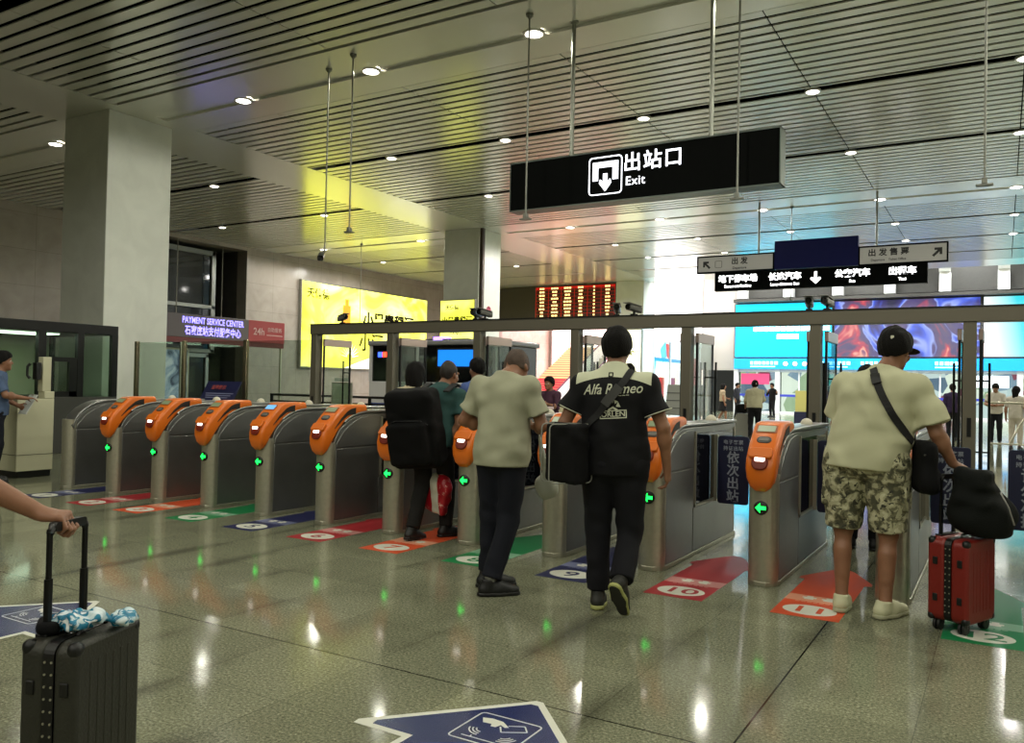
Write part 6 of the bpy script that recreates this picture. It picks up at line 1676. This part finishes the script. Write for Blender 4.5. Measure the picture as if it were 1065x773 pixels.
desk = person('woman in a plum top seated behind the pale pink desk', -7.12, 13.35, math.radians(172), 1.64, z0=.28,
    pose=dict(pelvis=(0, 0, .56), neck=(0, .02, 1.08), head=(0, .06, 1.232), shL=(-.165, .01, 1.03), shR=(.165, .01, 1.03), elL=(-.22, .08, .78), wrL=(-.12, .28, .84), elR=(.22, .08, .78), wrR=(.12, .28, .84),
              hipL=(-.09, .02, .54), hipR=(.09, .02, .54), knL=(-.10, .42, .53), knR=(.10, .42, .53), anL=(-.10, .40, .10), anR=(.10, .40, .10)), toe=dict(L=0, R=0),
    shirt=dict(m=m_cloth('top_plum', '#4a3040'), sleeve=1.5, hem=-.04), trousers=dict(m=M_TROUS_BLK), shoes=dict(m=M_SHOEBLK), hair='short', skin=SKIN_B, vox=.009, girth=.92)
t = thing('desk_stool', 'tall stool behind the pale pink desk', 'stool', (-7.12, 13.37, 0))
b = MB(); b.lathe([(.17, .66), (.19, .69), (.18, .715)], (0, 0, 0), 24); b.build('seat', M_CHAR, t, smooth=True)
b = MB(); b.tube([(0, 0, 0), (0, 0, .67)], .03, 10); b.build('column', M_STEEL, t, smooth=True); b = MB(); b.lathe([(.22, 0), (.22, .02), (.05, .05)], (0, 0, 0), 24); b.build('base', M_STEEL, t, smooth=True)
b = MB(); b.tube([(.0, 0, .28), (.0, -.30, .28)], .012, 8); b.box(-.2, .2, -.55, -.28, .265, .285); b.build('footrest', M_STEEL, t)
# ---- people far off in the hall
walker = person('man in a pale shirt and dark trousers wheeling luggage away across the far hall', -5.92, 23.15, math.radians(14), 1.72,
    pose=dict(neck=(0, .12, 1.43), head=(.0, .20, 1.56), shL=(-.17, .10, 1.38), shR=(.18, .10, 1.38), elL=(-.25, .12, 1.12), wrL=(-.25, .25, .95), elR=(.25, .15, 1.15), wrR=(.22, .36, 1.1), knL=(-.10, .02, .5), anL=(-.10, -.16, .1), knR=(.10, .1, .5), anR=(.1, .12, .087)),
    shirt=dict(m=m_cloth('shirt_pale_sand', '#b3ad92'), sleeve=1.6, hem=-.04, e=.024), trousers=dict(m=M_TROUS_BLK), shoes=dict(m=M_SHOEBLK), hair='short', cap=M_CAP, vox=.012, girth=1.15)
suitcase('suitcase', 'pale grey upright suitcase wheeled by the man far off in the hall', (-6.48, 23.3), (.97, .24), .24, .40, .06, .72, mat('case_silver', '#8b8a83', .4, .4), M_BLACK, .98, .2)
v = Vol((-6.75, 23.1, .68), (-5.95, 23.85, 1.2), .014); v.box((-6.35, 23.46, .86), (.16, .11, .13), None, .05, .02); v.ripple(.005, [(V3(22, 10, 30), 1)], 3); v.cut((0, 0, .728), (0, 0, -1))
t = thing('holdall', 'dark holdall standing on the pale grey suitcase in the far hall', 'bag', (-6.35, 23.46, .725)); o = v.mesh('bag_body', M_BAGBLK, t); o.location = (6.35, -23.46, -.725)
b = MB(); b.tube([(-.08, 0, .25), (-.05, 0, .33), (.05, 0, .33), (.08, 0, .25)], .012, 8); b.build('grab_handle', M_STRAPBLK, t)
fk = dict(vox=.014)
person('woman in a pale top and flared black skirt walking in the far hall', -9.98, 33.9, math.radians(-60), 1.62, pose=dict(elL=(-.20, .1, 1.15), wrL=(-.1, .27, 1.08), anL=(-.1, -.2, .1), anR=(.1, .14, .087), knR=(.1, .1, .5)), shirt=dict(m=m_cloth('top_beige', '#a8967e'), sleeve=.6, hem=.02), trousers=dict(m=m_cloth('skirt_black', '#111114'), skirt=.42), shoes=dict(m=M_SHOEBLK), hair='bob', girth=.9, skin=SKIN_B, **fk)
person('slim person in dark clothes standing by the pink shop sign', -11.5, 41.5, math.radians(-100), 1.72, shirt=dict(m=m_cloth('top_slate', '#2a2b33'), sleeve=1.7, hem=-.05), trousers=dict(m=M_TROUS_BLK), shoes=dict(m=M_SHOEBLK), hair='short', **fk)
person('man all in black standing alone before the far shop fronts', -10.25, 43.6, math.radians(150), 1.75, pose=dict(elR=(.25, .12, 1.15), wrR=(.1, .2, 1.35), elL=(-.3, .02, 1.2), wrL=(-.42, .12, 1.28)), shirt=dict(m=m_cloth('top_black', '#0e0e11'), sleeve=1.7, hem=-.05), trousers=dict(m=M_TROUS_BLK), shoes=dict(m=M_SHOEBLK), hair='short', **fk)
person('person in a white T-shirt looking down at their hands by the queue rail', -.16, 27.1, math.radians(175), 1.72, pose=dict(elL=(-.25, .06, 1.15), wrL=(-.08, .3, 1.12), elR=(.25, .06, 1.15), wrR=(.08, .3, 1.12), head=(0, .08, 1.61)), look=(0, -30), shirt=dict(m=m_cloth('tee_white', '#b9b2a6'), sleeve=.7, hem=-.08), trousers=dict(m=M_TROUS_BLK), shoes=dict(m=M_SHOEBLK), hair='short', **fk)
person('long-haired woman in white clothes turned away by the queue rail', .30, 24.6, math.radians(-15), 1.62, shirt=dict(m=m_cloth('top_white', '#c0b8ac'), sleeve=.8, hem=-.08), trousers=dict(m=m_cloth('trousers_white', '#b8afa2'), len=1.8), shoes=dict(m=M_SHOEBLK), hair='long', girth=.95, skin=SKIN_B, **fk)
person('person in a plum jacket seen between the portal posts beyond the cap man', -1.28, 28.0, math.radians(10), 1.68, shirt=dict(m=m_cloth('jacket_plum', '#2f2340'), sleeve=1.8, hem=-.08, e=.025), trousers=dict(m=M_TROUS_BLK), shoes=dict(m=M_SHOEBLK), hair='short', **fk)
